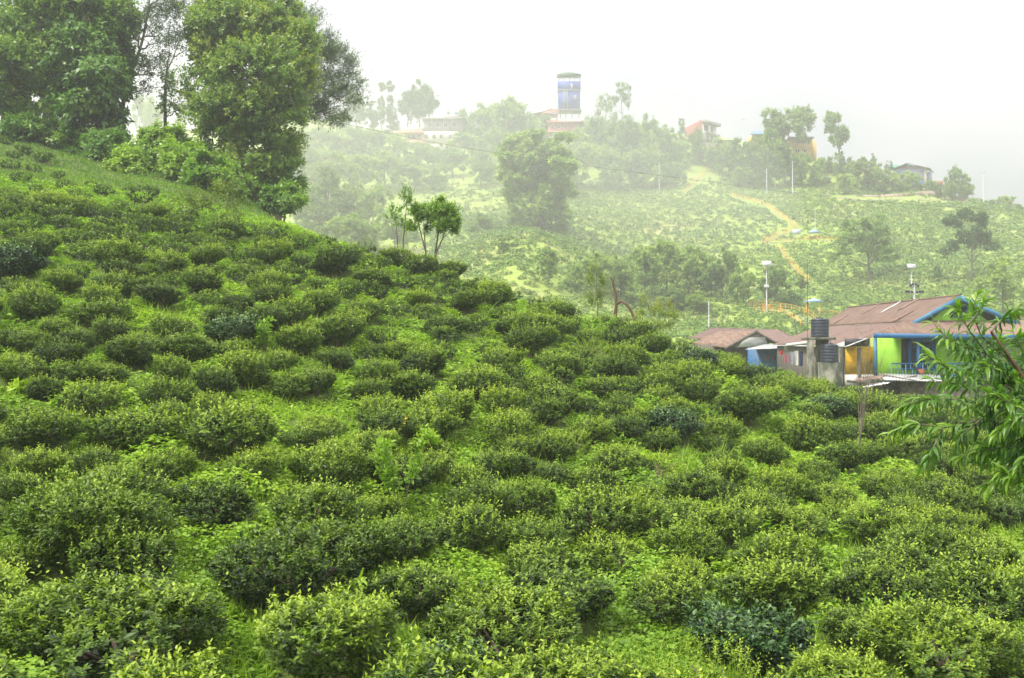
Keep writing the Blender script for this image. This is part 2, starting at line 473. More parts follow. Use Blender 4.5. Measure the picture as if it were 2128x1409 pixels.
def sprays(g, rs, base, axis, tl, nl, ls, lw, tint0, tint_tip, tm, mi=0, spread=.9, droop=.0, jit=.12):
    """Leafy shoots: on each base/axis a twig of length tl carrying nl leaves of size ls x lw."""
    n = len(base)
    t = np.tile(np.linspace(.12, 1, nl), n) + rs.uniform(-.05, .05, n * nl)
    B = np.repeat(base, nl, 0); A = np.repeat(unit(axis), nl, 0)
    L = np.repeat(np.broadcast_to(tl, (n,)), nl)
    ang = np.tile(np.arange(nl) * 2.4, n) + np.repeat(rs.uniform(0, 6.28, n), nl) + rs.uniform(-.4, .4, n * nl)
    ref = np.where(np.abs(A[:, 2:3]) < .9, UP, np.array((1.0, 0, 0)))
    u = unit(np.cross(A, ref)); v = np.cross(A, u)
    rad = np.cos(ang)[:, None] * u + np.sin(ang)[:, None] * v
    pos = B + A * (t * L)[:, None] + rs.normal(0, jit * .25, (n * nl, 3)) * L[:, None]
    k = (spread * (1.15 - .55 * t))[:, None]
    ax = A * (1 - .45 * k) + rad * k + rs.normal(0, .22, (n * nl, 3))
    ax[:, 2] -= droop
    nr = A * .8 + UP * .5 + rs.normal(0, .25, (n * nl, 3))
    s = ls * rs.uniform(.65, 1.2, n * nl) * (1.12 - .3 * t)
    w = s * lw * rs.uniform(.85, 1.15, n * nl)
    t0 = np.repeat(np.broadcast_to(tint0, (n,)), nl); t1 = np.repeat(np.broadcast_to(tint_tip, (n,)), nl)
    tint = np.clip(t0 * (1 - t ** 1.5) + t1 * t ** 1.5 + rs.normal(0, .09, n * nl), 0, 1)
    g.leaves(tm, pos, ax, nr, s, w, tint, mi)

def bush_shape(rs, kind):
    ph = rs.uniform(0, 6.28, 5); am = rs.uniform(.03, .13, 5)
    el = rs.uniform(.86, 1.14)
    fl = rs.uniform(2.0, 2.9)
    tilt = rs.normal(0, .1, 2)
    lump_d = unit(rs.normal(0, 1, (16, 3)) + np.array((0, 0, .5))); lump_a = rs.uniform(-.30, .28, 16)
    def f(d):
        a = np.arctan2(d[:, 1], d[:, 0])
        lob = 1 + sum(am[k] * np.sin((k + 1) * a + ph[k]) for k in range(5))
        h = np.hypot(d[:, 0], d[:, 1]); z = d[:, 2]
        r = (h ** fl + np.abs(z) ** fl + 1e-6) ** (-1 / fl)
        lum = 1 + (lump_a[None] * np.exp(-((d[:, None] - lump_d[None]) ** 2).sum(-1) / .085)).sum(1)
        r = r * lum
        p = d * r[:, None]
        low = np.clip(-p[:, 2], 0, 1)
        p[:, 0] *= .66 * el * lob * (1 - .52 * low ** 1.2); p[:, 1] *= .66 / el * lob * (1 - .52 * low ** 1.2)
        p[:, 2] = .47 + p[:, 2] * np.where(p[:, 2] > 0, .40, .40) + tilt[0] * p[:, 0] + tilt[1] * p[:, 1]
        return p
    return f

def tea_foliage(seed, kind):
    rs = np.random.default_rng(seed)
    g = Geo()
    f = bush_shape(rs, kind)
    big = kind.endswith('_b'); kind = kind[:-2] if big else kind
    nshoot = {'glossy': 260, 'sparse': 190}.get(kind, 1150 if big else 470)
    nl = {'glossy': 7}.get(kind, 10)
    ls = {'glossy': .100, 'sparse': .052}.get(kind, .050 if big else .076)
    lw = {'glossy': .52, 'sparse': .40}.get(kind, .47)
    d = unit(rs.normal(0, 1, (int(nshoot * 1.5), 3))); d = d[d[:, 2] > -.85][:nshoot]
    p = f(d)
    tl = rs.uniform(.11, .20, len(p)) * (.8 if big else 1)
    topness = np.clip((p[:, 2] - .45) / .4, 0, 1)  # young light tips on top; shade painted into the side and lower leaves
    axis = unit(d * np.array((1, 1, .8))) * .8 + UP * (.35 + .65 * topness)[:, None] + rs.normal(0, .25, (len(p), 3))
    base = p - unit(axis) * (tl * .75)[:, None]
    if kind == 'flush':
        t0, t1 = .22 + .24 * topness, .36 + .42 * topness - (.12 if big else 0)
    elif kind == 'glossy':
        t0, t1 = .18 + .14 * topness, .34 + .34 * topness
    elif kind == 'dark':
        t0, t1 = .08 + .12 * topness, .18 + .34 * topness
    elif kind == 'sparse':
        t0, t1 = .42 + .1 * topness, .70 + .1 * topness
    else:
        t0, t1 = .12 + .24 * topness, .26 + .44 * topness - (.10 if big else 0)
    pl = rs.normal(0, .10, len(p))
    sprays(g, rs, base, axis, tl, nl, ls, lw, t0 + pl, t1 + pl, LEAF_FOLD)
    # inner leaves
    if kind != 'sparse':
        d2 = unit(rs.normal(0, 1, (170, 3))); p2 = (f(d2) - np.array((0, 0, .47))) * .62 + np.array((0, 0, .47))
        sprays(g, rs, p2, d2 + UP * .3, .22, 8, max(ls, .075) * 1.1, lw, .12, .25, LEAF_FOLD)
    # a few long shoots that stand clear of the top
    k = np.where(topness > .55)[0][:60]
    if len(k):
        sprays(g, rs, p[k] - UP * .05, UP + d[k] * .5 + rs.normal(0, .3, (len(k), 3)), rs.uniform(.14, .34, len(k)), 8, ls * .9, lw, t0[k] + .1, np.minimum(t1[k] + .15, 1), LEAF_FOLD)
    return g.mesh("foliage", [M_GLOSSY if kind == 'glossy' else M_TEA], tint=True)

def tea_stems(seed):
    rs = np.random.default_rng(seed)
    g = Geo()
    for k in range(9):
        a = rs.uniform(0, 6.28); r1 = rs.uniform(.08, .2); r2 = rs.uniform(.25, .46)
        g.tube([(.05 * math.cos(a), .05 * math.sin(a), -.12), (r1 * math.cos(a), r1 * math.sin(a), .22),
                (r2 * math.cos(a + .2), r2 * math.sin(a + .2), .42), (r2 * 1.1 * math.cos(a + .3), r2 * 1.1 * math.sin(a + .3), .52)],
               [.028, .02, .013, .006], 5)
    return g.mesh("stems", [M_TWIG], smooth=True)

def tea_lod(seed, kind):
    rs = np.random.default_rng(seed); g = Geo(); f = bush_shape(rs, kind)
    d = unit(rs.normal(0, 1, (210, 3))); d = d[d[:, 2] > -.8][:150]; p = f(d)
    top = np.clip((p[:, 2] - .45) / .4, 0, 1); axis = d * .8 + UP * (.35 + .65 * top)[:, None] + rs.normal(0, .25, (len(p), 3))  # same shade put into the colour of side and low leaves
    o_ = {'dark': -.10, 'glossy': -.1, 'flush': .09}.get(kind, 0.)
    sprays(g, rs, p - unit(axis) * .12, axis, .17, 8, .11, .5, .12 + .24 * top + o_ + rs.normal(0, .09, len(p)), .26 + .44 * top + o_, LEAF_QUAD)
    return np.concatenate(g.V), np.concatenate(g.L), np.concatenate(g.T), np.concatenate(g.A)
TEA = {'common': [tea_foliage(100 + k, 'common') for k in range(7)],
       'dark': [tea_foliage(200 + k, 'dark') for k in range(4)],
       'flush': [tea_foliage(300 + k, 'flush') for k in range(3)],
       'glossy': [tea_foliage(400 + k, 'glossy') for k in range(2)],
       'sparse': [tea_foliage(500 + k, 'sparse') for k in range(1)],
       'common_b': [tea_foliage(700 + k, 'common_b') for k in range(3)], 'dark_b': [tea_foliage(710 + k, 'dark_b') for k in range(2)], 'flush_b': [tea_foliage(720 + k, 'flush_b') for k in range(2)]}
STEMS = [tea_stems(600 + k) for k in range(3)]

# bushes read off the photograph: px centre, py of the foot, width px, kind
BUSH = [
 (51,553,105,'dark'),(126,608,92,'common'),(235,567,122,'common'),(429,557,90,'common'),(558,552,92,'common'),(60,668,130,'common'),(205,686,132,'dark'),
 (418,613,90,'common'),(477,722,132,'glossy'),(622,742,112,'common'),(35,803,130,'common'),(265,765,132,'dark'),(505,808,128,'flush'),(655,792,80,'sparse'),
 (702,775,92,'dark'),(180,872,152,'common'),(690,579,122,'dark'),(312,467,82,'flush'),(165,1200,330,'dark'),(440,1107,182,'dark'),(690,1030,176,'common'),
 (650,1122,196,'dark'),(465,962,224,'flush'),(270,945,180,'flush'),(70,945,170,'common'),(830,1176,160,'dark'),(620,1278,345,'common'),(240,1262,232,'dark'),(22,1228,120,'common'),
 (215,1462,480,'flush'),(690,1440,320,'common'),(850,1292,190,'common'),(1150,1328,262,'dark'),(1245,1143,212,'common'),(1100,1088,145,'dark'),
 (1040,1425,360,'flush'),(1390,1302,184,'common'),(1440,1197,172,'dark'),(1570,1398,235,'glossy'),(1612,1292,222,'common'),(1810,1374,192,'dark'),
 (1990,1455,330,'flush'),(1640,1232,180,'common'),(1862,1248,220,'common'),(1890,1092,122,'dark'),(1595,972,98,'dark'),(1470,1062,150,'common'),
 (1550,887,142,'dark'),(1725,880,112,'glossy'),(1690,917,86,'dark'),(1400,920,142,'glossy'),(1494,952,82,'dark'),(1702,1012,94,'dark'),(1460,774,98,'glossy'),
 (930,897,162,'common'),(1000,837,152,'flush'),(1140,862,122,'common'),(1072,908,104,'dark'),(880,792,128,'common'),(765,752,66,'dark'),(970,653,94,'dark'),
 (870,642,72,'flush'),(757,674,94,'flush'),(760,838,92,'common'),(1215,862,70,'common'),(1310,775,96,'common'),(1230,745,80,'sparse'),(1360,742,88,'dark'),(790,928,130,'dark'),
 (1330,900,90,'common'),(1230,930,110,'common'),(980,1040,120,'common'),(1290,1010,150,'common'),(1150,960,110,'common'),(905,1010,120,'common'),(960,1165,160,'flush'),
 (1900,1190,170,'dark'),(2060,1215,190,'common'),(2040,1330,230,'common'),(1730,1065,120,'common'),(1780,1100,120,'common'),(1960,1010,110,'dark'),(2090,1090,130,'dark'),
 (1560,1110,150,'flush'),(1660,1130,150,'common'),(1330,1120,150,'common'),(60,1010,140,'flush'),(340,860,120,'common'),(560,640,90,'common'),(330,640,100,'dark'),
 (1540,1200,160,'common'),(1960,1130,150,'flush'),(1520,790,80,'common'),(1570,800,80,'dark'),(1610,850,90,'common'),(1640,800,80,'flush'),(1700,835,90,'common'),(820,556,90,'flush'),(872,572,84,'common'),(930,584,88,'dark'),(985,598,90,'dark'),(1042,612,96,'dark'),(1098,634,96,'common'),(1155,656,96,'dark'),(1205,676,90,'dark'),(1262,700,84,'common'),(1320,716,84,'common'),(1385,752,88,'dark'),(1512,798,84,'common'),(1590,820,80,'dark'),(1648,832,80,'common'),(1706,846,82,'flush'),(1762,858,80,'common'),(1835,872,76,'common'),
 (95,452,100,'flush'),(165,455,90,'flush'),
]
KEEP = [(410,1180,55,75),(490,1350,50,75),(1585,1000,70,35),(1660,985,60,40),(945,668,50,25),(1235,690,45,22),(345,672,60,25),(590,872,60,35),(1000,950,50,30),
        (1100,1110,70,35),(1690,1330,40,40),(390,1045,45,22),(1490,1345,55,35),(300,815,60,25),(560,900,50,25),(1440,985,40,30),(1560,930,50,22),(120,640,35,25),(690,860,50,25),(845,700,40,22),
        (1330,950,40,22),(1210,1000,40,25),(1780,1010,50,25),(740,905,30,20),(1050,650,40,14),(345,925,40,22)]
pool = []          # x, y, z, R, kind, px, py, wpx, listed
for px, py, w, kind in BUSH:
    h = ground_hit(px, min(py, 1400 + (py - 1400) * .9))
    if h is None: continue
    R = w / FPX * h[1] / 2
    R = min(max(R * (.92 if h[1] < 13 else .80), .32), .92)
    if any(math.hypot(h[0] - q[0], h[1] - q[1]) < (R + q[3]) * .62 for q in pool): continue
    pool.append((h[0], h[1] + R * .35, float(H(h[0], h[1] + R * .35)), R, kind, px, py, w))
rs = np.random.default_rng(11)
pts = np.array([(p[0], p[1], p[3]) for p in pool])
def crest_r(th):
    px = CX + math.tan(th) * FPX
    return float(np.interp(px, [-200, 600, 800, 900, 1100, 1300, 1600, 1700, 1850, 2200], [33.5, 33.5, 32.5, 33, 33.5, 33, 34, 35, 37, 39])) / math.cos(th)
tries = 0
while tries < 14000:
    tries += 1
    th_ = rs.uniform(math.radians(-30), math.radians(30)); r_ = math.sqrt(rs.uniform(7.0 ** 2, 40 ** 2))
    if r_ > crest_r(th_): continue
    x, y = r_ * math.sin(th_), r_ * math.cos(th_)
    R = float(np.clip(rs.normal(.54 if r_ < 13 else .44, .08), .30, .76 if r_ < 13 else .64))
    d = np.hypot(pts[:, 0] - x, pts[:, 1] - y)
    if (d < (pts[:, 2] + R) * (1.08 if r_ < 13 else rs.uniform(.92, 1.22))).any(): continue
    z = float(H(x, y)); px, py = CX + x / y * FPX, CY - z / y * FPX
    if any(((px - a) / c) ** 2 + ((py - b_) / e) ** 2 < 1.2 for a, b_, c, e in KEEP): continue
    kind = rs.choice(['common', 'dark', 'flush', 'sparse', 'glossy'], p=[.53, .29, .155, .02, .005])
    pool.append((x, y, z, R, kind, px, py, 2 * R / y * FPX))
    pts = np.vstack([pts, (x, y, R)])
# the small dark bushes scattered over the grass above
for px, py, w in [(212,408,40),(40,382,42),(75,412,42),(135,396,34),(90,340,38),(20,352,36),(295,425,60),(245,440,38),(178,424,36),(120,372,26),(50,322,34),(100,306,30),(15,410,36),
                  (155,410,28),(30,330,28),(70,360,30),(190,392,26),(330,448,30),(270,400,22),(10,300,30)]:
    h = ground_hit(px, py, 30)
    if h is not None: pool.append((h[0], h[1], h[2], w / FPX * h[1] / 2, 'dark', px, py, w))
pool.sort(key=lambda p: -p[7])
NEAR, REST = pool[:298], pool[298:]
# the tea runs on a little beyond both edges of the view
for _ in range(2600):
    th_ = math.radians(rs.uniform(30.3, 44) * rs.choice((-1, 1))); r_ = math.sqrt(rs.uniform(49, 1500))
    x, y = r_ * math.sin(th_), r_ * math.cos(th_); R = float(rs.uniform(.4, .62))
    if (np.hypot(pts[:, 0] - x, pts[:, 1] - y) < (pts[:, 2] + R) * 1.05).any() or (y > 42 and x > 0): continue
    pts = np.vstack([pts, (x, y, R)])
    REST.append((x, y, float(H(x, y)), R, rs.choice(['common', 'dark', 'flush']), 0, 0, 0))
BUSHES = []
TONE = {'common': 'mid green', 'dark': 'dark green', 'flush': 'yellow-green tipped', 'glossy': 'glossy large-leaved', 'sparse': 'thin brownish'}
for i, (x, y, z, R, kind, px, py, w) in enumerate(NEAR):
    o = empty("tea_bush", (x, y, z), rs.uniform(0, 6.28))
    k = R / .66
    o.scale = (k, k, k * rs.uniform(.74, .95) * min(1, .72 / R) ** .5)
    vk = kind + '_b' if R > .72 and kind + '_b' in TEA else kind
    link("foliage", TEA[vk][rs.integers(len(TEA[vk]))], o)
    link("stems", STEMS[i % 3], o)
    o["category"] = "tea bush"; o["group"] = "tea bushes on the near slope"
    BUSHES.append((o, px, py - w * .33, w, kind))

# ------------------------------------------------------------------ low green weeds and grass between the bushes
def ground_cover():
    rs = np.random.default_rng(21)
    g = Geo()
    allb = np.array([(p[0], p[1], p[3]) for p in NEAR + REST])
    def scatter(n, r0, r1, a0=-31, a1=31, clear=.9):
        t = np.radians(rs.uniform(a0, a1, n)); r = np.exp(rs.uniform(math.log(r0), math.log(r1), n))
        x, y = r * np.sin(t), r * np.cos(t)
        ok = np.ones(n, bool)
        for i in range(0, n, 8000):
            d = np.hypot(x[i:i+8000, None] - allb[None, :, 0], y[i:i+8000, None] - allb[None, :, 1])
            ok[i:i+8000] = (d > allb[None, :, 2] * clear).all(1)
        return x[ok], y[ok], r[ok]
    # broad small leaves
    x, y, r = scatter(165000, 6.6, 44, -42, 44)
    keep = vnoise(x * .8, y * .8, 17) * .6 + vnoise(x * 2.1, y * 2.1, 18) * .4 < .70
    x, y, r = x[keep], y[keep], r[keep]
    z = H(x, y)
    moun = vnoise(x * 1.3, y * 1.3, 9) * vnoise(x * .4, y * .4, 10)
    hgt = (.03 + .62 * moun ** 1.6) * rs.uniform(.4, 1.1, len(x))
    n = len(x); nl = 4
    B = np.repeat(np.stack([x, y, z + hgt], 1), nl, 0)
    a = np.tile(np.arange(nl) * 1.571, n) + np.repeat(rs.uniform(0, 6.28, n), nl) + rs.normal(0, .3, n * nl)
    ax = np.stack([np.cos(a), np.sin(a), rs.normal(.15, .3, n * nl)], 1)
    nr = UP + rs.normal(0, .3, (n * nl, 3))
    s = np.repeat(.062 * (r / 10) ** .6, nl) * rs.uniform(.6, 1.3, n * nl)
    tint = np.clip(np.repeat(.30 + .5 * vnoise(x * .7, y * .7, 12), nl) + rs.normal(0, .12, n * nl), 0, 1)
    g.leaves(LEAF_QUAD, B + rs.normal(0, .02, (n * nl, 3)), ax, nr, s, s * .62, tint)
    # grass blades
    x, y, r = scatter(32000, 6.6, 45, -42, 44, clear=.9)
    z = H(x, y); n = len(x); nl = 5
    B = np.repeat(np.stack([x, y, z - .02], 1), nl, 0) + rs.normal(0, .03, (n * nl, 3)) * np.array((1, 1, 0))
    ax = UP + rs.normal(0, .42, (n * nl, 3))
    nr = rs.normal(0, 1, (n * nl, 3))
    s = rs.uniform(.12, .34, n * nl)
    tint = np.clip(rs.normal(.62, .16, n * nl), 0, 1)
    g.leaves(BLADE, B, ax, nr, s, np.repeat(.009 * (r / 8) ** .6, nl), tint)
    # the mown-looking grass slope under the trees
    x, y, r = scatter(72000, 32, 68, -38, -10, .9)
    z = H(x, y); n = len(x); nl = 2
    B = np.repeat(np.stack([x, y, z - .02], 1), nl, 0) + rs.normal(0, .12, (n * nl, 3)) * np.array((1, 1, 0))
    ax = UP * .8 + rs.normal(0, .5, (n * nl, 3)); nr = rs.normal(0, 1, (n * nl, 3))
    g.leaves(BLADE, B, ax, nr, rs.uniform(.06, .17, n * nl), np.full(n * nl, .05), np.clip(np.repeat(-.05 + .45 * vnoise(x * .5, y * .5, 14), nl) + rs.normal(0, .12, n * nl), 0, 1))
    o = g.build("ground_cover", M_WEED, tint=True)
    tag(o, "low bright green weeds and grass carpeting the lanes between the tea bushes", "weeds", kind="stuff")
ground_cover()

# ------------------------------------------------------------------ trees: crown of leafy sprays through blobs, trunk and limbs as tubes
def crown_geo(g, rs, blobs, n, leaf, lw=.5, nl=9, tl=.6, tint=(.3, .6), tm=LEAF_QUAD, up=.35, droop=0., shell=.55, mi=0, spread=.95, toptint=.25):
    """blobs: (centre xyz, radii xyz, weight). Sprays sit in the outer shell of each blob, with gaps."""
    w = np.array([b[2] * (b[1][0] * b[1][1] * b[1][2]) ** (2 / 3) for b in blobs]); w = w / w.sum()
    zz = [b[0][2] for b in blobs]; zmin, zmax = min(zz), max(zz) + 1e-6
    for bl, ww in zip(blobs, w):
        c, r = np.array(bl[0], float), np.array(bl[1], float)
        m = max(4, int(n * ww))
        # second-level lumps inside the blob so that the outline is uneven
        nl_ = max(4, int(m / 22))
        lc = unit(rs.normal(0, 1, (nl_, 3))) * rs.uniform(.55, 1.02, (nl_, 1))
        k = rs.integers(nl_, size=m)
        d = lc[k] + rs.normal(0, .17, (m, 3))
        rad = np.linalg.norm(d, axis=1, keepdims=True)
        d = np.where(rad < shell, d / (rad + 1e-6) * rs.uniform(shell, 1, (m, 1)), d)
        base = c + d * r
        axis = unit(d * .9 + UP * up + rs.normal(0, .3, (m, 3)))
        lt = rs.normal(0, .09, nl_)[k]
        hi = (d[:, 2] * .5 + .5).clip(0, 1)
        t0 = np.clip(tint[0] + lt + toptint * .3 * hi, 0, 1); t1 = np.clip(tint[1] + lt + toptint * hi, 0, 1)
        sprays(g, rs, base, axis, tl * rs.uniform(.6, 1.2, m), nl, leaf, lw, t0, t1, tm, mi, spread=spread, droop=droop)

def limb(rs, a, b, n=6, wob=.06):
    a, b = np.asarray(a, float), np.asarray(b, float)
    t = np.linspace(0, 1, n)[:, None]
    p = a * (1 - t) + b * t
    p[1:-1] += rs.normal(0, wob * np.linalg.norm(b - a), (n - 2, 3))
    return p

def photo_tree(name, seed, label, cat, base, d, trunk, blobs, n, leaf, mat, tint, r0=.2, bark=None, depth=.85, group=None, lw=.5, nl=9, tl=.6, limbs=True, droop=0., up=.35, tm=LEAF_QUAD, toptint=.25, shell=.55, stems=None, spread=.95):
    """A tree at depth d: blobs as (px, py, rx px, ry px, depth offset m); trunk as photograph pixels from the foot up."""
    rs = np.random.default_rng(seed)
    root = empty(name, base)
    tag(root, label, cat, group)
    k = d / FPX
    bl = []
    for b in blobs:
        c = P(b[0], b[1], d + (b[4] if len(b) > 4 else 0))
        bl.append((c, (b[2] * k, (b[2] + b[3]) * .5 * k * depth, b[3] * k), 1.0))
    g = Geo()
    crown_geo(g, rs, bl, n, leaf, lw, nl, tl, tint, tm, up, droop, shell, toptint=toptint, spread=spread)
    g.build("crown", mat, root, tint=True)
    t = Geo()
    tr = [np.array(base, float) - np.array((0, 0, .3))] + [P(px, py, d + dz) for px, py, dz in trunk]
    tr = np.array(tr)
    m = len(tr)
    s = np.linspace(0, m - 1, m * 4); tp = np.stack([np.interp(s, np.arange(m), tr[:, i]) for i in range(3)], 1)
    tp[2:] += rs.normal(0, r0 * .12, (len(tp) - 2, 3))
    t.tube(tp, np.linspace(r0, r0 * .3, len(tp)), 8)
    if limbs:
        for c, r, _ in bl:
            j = np.argmin(np.linalg.norm(tp - (c - np.array((0, 0, r[2] * .9))), axis=1)); j = min(j, len(tp) - 1)
            p = limb(rs, tp[j], c, 6)
            t.tube(p, np.linspace(r0 * .35, r0 * .08, 6), 5)
            for q in range(3):
                e = c + unit(rs.normal(0, 1, 3)) * r * .8
                t.tube(limb(rs, p[3], e, 5), np.linspace(r0 * .14, r0 * .04, 5), 4)
    for st in (stems or []):
        q = np.array([P(a, b_, d + c_) for a, b_, c_ in st[0]])
        t.tube(q, np.linspace(st[1], st[1] * .35, len(q)), 6)
    t.build("trunk", bark or M_BARK, root, smooth=True)
    return root

def foot(px, py, dmin=30, fallback=57.):
    h = ground_hit(px, py, dmin)
    if h is None or h[1] > 110:
        x = (px - CX) / FPX * fallback
        h = np.array((x, fallback, float(H(x, fallback))))
    return h

LT = "trees and thickets on the upper left slope"
f = foot(2, 262); D = f[1]
photo_tree("broadleaf_tree", 1, "bright green bushy tree with a brown trunk leaning right above the grass slope", "tree", f, D,
    [(20, 225, 0), (50, 165, 0), (70, 110, 0), (110, 60, 0)],
    [(60,60,90,60,0),(170,45,85,55,1),(235,40,45,45,0),(20,140,70,55,-1),(90,125,50,45,1),(60,200,55,38,0),(10,190,30,60,1),(100,190,30,40,-1),(0,30,60,50,1),(130,0,90,40,0)],
    5200, .30, M_TREE, (.42, .72), .26, M_BARKB, group=LT, toptint=.3)
f = foot(172, 300); D = f[1] - 1
photo_tree("climber_covered_tree", 2, "tall tree with its stem wrapped in big drooping leaves beside the leaning trunk", "tree", f, D,
    [(172, 250, 0), (168, 190, 0), (175, 100, 0), (180, 30, 0)],
    [(175,120,60,60,0),(205,190,48,60,-1),(195,255,50,55,-1),(165,60,60,50,1),(225,130,35,60,0),(150,165,35,45,0),(225,270,30,45,-1.5),(180,5,60,40,1)],
    3000, .38, M_TREE, (.16, .36), .2, group=LT, droop=.55, up=.1)
f = foot(247, 305); D = f[1]
photo_tree("feathery_tree", 3, "slender pale-trunked tree forking upward into loose fine dark foliage with sky gaps", "tree", f, D,
    [(250, 270, 0), (256, 215, 0), (263, 180, 0), (283, 130, 0), (300, 70, 0), (310, 0, 0)],
    [(300,20,60,38,0),(345,30,40,25,1),(275,70,40,35,0),(325,85,42,28,-1),(290,115,35,30,1),(320,150,32,22,0),(350,70,28,18,0),(340,-15,60,30,0),(285,170,22,22,0),(365,8,30,14,0),(310,190,20,16,1)],
    800, .19, M_PINE, (.40, .62), .17, M_BARK, group=LT, lw=.3, nl=11, tl=1.0, shell=.2, stems=[([(263,180,0),(258,140,0),(262,90,.5),(270,40,1)], .10)])
f = foot(346, 318); D = f[1] + 3
photo_tree("bare_topped_tree", 4, "thin tree with a bare twiggy top and sparse leaves in the gap of sky", "tree", f, D,
    [(344, 250, 0), (343, 190, 0), (346, 150, 0), (352, 110, 0)],
    [(345,185,16,26,0),(358,205,18,28,0),(372,225,18,22,0),(338,225,16,22,0),(385,165,22,14,1)], 130, .2, M_TREE, (.3, .5), .13, group=LT, shell=.2,
    stems=[([(346,150,0),(360,120,0),(372,85,0),(378,60,0)], .04), ([(352,110,0),(350,70,0),(356,40,0)], .035), ([(346,140,0),(330,110,0),(326,80,0)], .03), ([(360,120,0),(385,105,0),(396,78,0)], .03),
           ([(344,165,0),(362,150,0),(378,130,0)], .025), ([(352,100,0),(340,75,0)], .02), ([(372,85,0),(392,66,0),(400,50,0)], .018), ([(330,110,0),(318,100,0)], .016)])
f = foot(560, 400, 30, 60); D = 64
photo_tree("needle_tree", 5, "grey-green needle tree reaching out to the right behind the broad yellowing tree", "tree", (f[0], 64, float(H(f[0], 64))), D,
    [(560, 330, 0), (570, 220, 0), (575, 120, 0), (570, 40, 0)],
    [(560,20,60,25,0),(610,55,55,32,0),(650,95,45,30,0),(690,130,35,22,0),(715,165,38,24,0),(690,200,50,22,0),(655,180,40,30,0),(640,225,30,16,0),(700,232,24,18,0),(640,130,45,30,0),(500,0,60,30,0)],
    2300, .30, M_PINE, (.6, .9), .24, M_BARK, group=LT, lw=.16, nl=14, tl=.9, shell=.3)
f = foot(480, 402, 30, 57); D = 57
photo_tree("spreading_tree", 6, "broad dense tree turning yellow at its upper right, the largest at the slope's edge", "tree", f, D,
    [(480, 340, 0), (490, 260, 0), (500, 170, 0), (505, 90, 0)],
    [(490,60,75,55,0),(560,75,70,55,1),(610,110,45,55,0),(445,120,50,55,0),(520,150,90,60,-1.5),(600,185,45,55,0),(440,200,45,50,0),(505,235,85,55,-1),(580,255,50,50,0),(460,285,48,45,0),(540,310,65,45,-1),(590,345,35,40,0),(480,30,70,40,1),(425,60,30,40,0),(640,100,18,32,0),(565,20,50,35,1),(500,355,55,35,-1)],
    8500, .27, M_TREEY, (.34, .60), .34, M_BARK, group=LT, toptint=.28)
f = foot(560, 420, 30, 56)
photo_tree("dark_leafy_shrub", 7, "dark leafy shrub hanging at the foot of the yellowing tree over the drop", "shrub", f, 56,
    [(565, 390, 0), (570, 350, 0)], [(575,350,38,34,0),(600,372,24,26,0),(540,385,35,28,0),(520,405,44,26,0),(600,395,20,16,0),(565,412,36,22,-.6),(480,405,30,24,-.6)], 1000, .22, M_TREE, (.26, .5), .1, group=LT)
# thicket under the trees: separate shrubs
THICK = [(300,352,48,62,"broad-leaved shrub with large light green leaves below the slender pale trunk",.5),(372,372,46,70,"wide shrub of large pale green leaves between the pale trunk and the yellowing tree",.55),(432,392,38,60,"mid green shrub at the left foot of the yellowing tree",.4),
         (345,330,42,60,"pale green shrub with feathery tips below the bare-topped tree",.58),(110,300,55,40,"dark low shrub in the shade of the leaning tree",.15),(50,290,45,36,"dark low shrub at the very foot of the leaning trunk",.12),
         (160,318,40,34,"small dark shrub beneath the leaf-wrapped tree",.18),(215,335,36,55,"dark drooping shrub between the leaf-wrapped tree and the pale trunk",.2),(470,402,34,45,"olive shrub right under the yellowing tree's trunk",.32),
         (590,428,34,32,"bright shrub over the drop right of the dark leafy one",.32),
         (265,360,24,34,"tuft of light grassy leaves at the foot of the pale trunk",.62)]
for i, (px, py, rx, hy, lab, tn) in enumerate(THICK):
    f = foot(px, py, 30, 52); k = f[1]
    photo_tree("undergrowth_shrub", 20 + i, lab, "shrub", f, k, [(px, py - hy * .4, 0)],
               [(px, py - hy * .6, rx * .62, hy * .45, 0), (px - rx * .55, py - hy * .38, rx * .45, hy * .38, -.4), (px + rx * .5, py - hy * .4, rx * .5, hy * .4, .3), (px + rx * .1, py - hy * .25, rx * .7, hy * .28, -.8)],
               650, .28, M_TREE, (tn, tn + .22), .07, group=LT, droop=.25, tl=.5)

# leaning branch with pale compound leaves above the tea
f = ground_hit(362, 452, 28); D = f[1]
photo_tree("leaning_sapling", 40, "fallen-looking sapling leaning right with pale yellow-green leaves above the tea bushes", "sapling", f, D,
    [(380, 440, 0), (405, 434, 0), (425, 428, 0)], [(420,415,30,10,0),(455,420,28,12,0),(480,432,18,14,0),(395,408,12,8,0),(480,405,14,9,0)], 130, .16, M_YFEATH, (.0, .25), .05, shell=.2, nl=10, lw=.3, limbs=True)

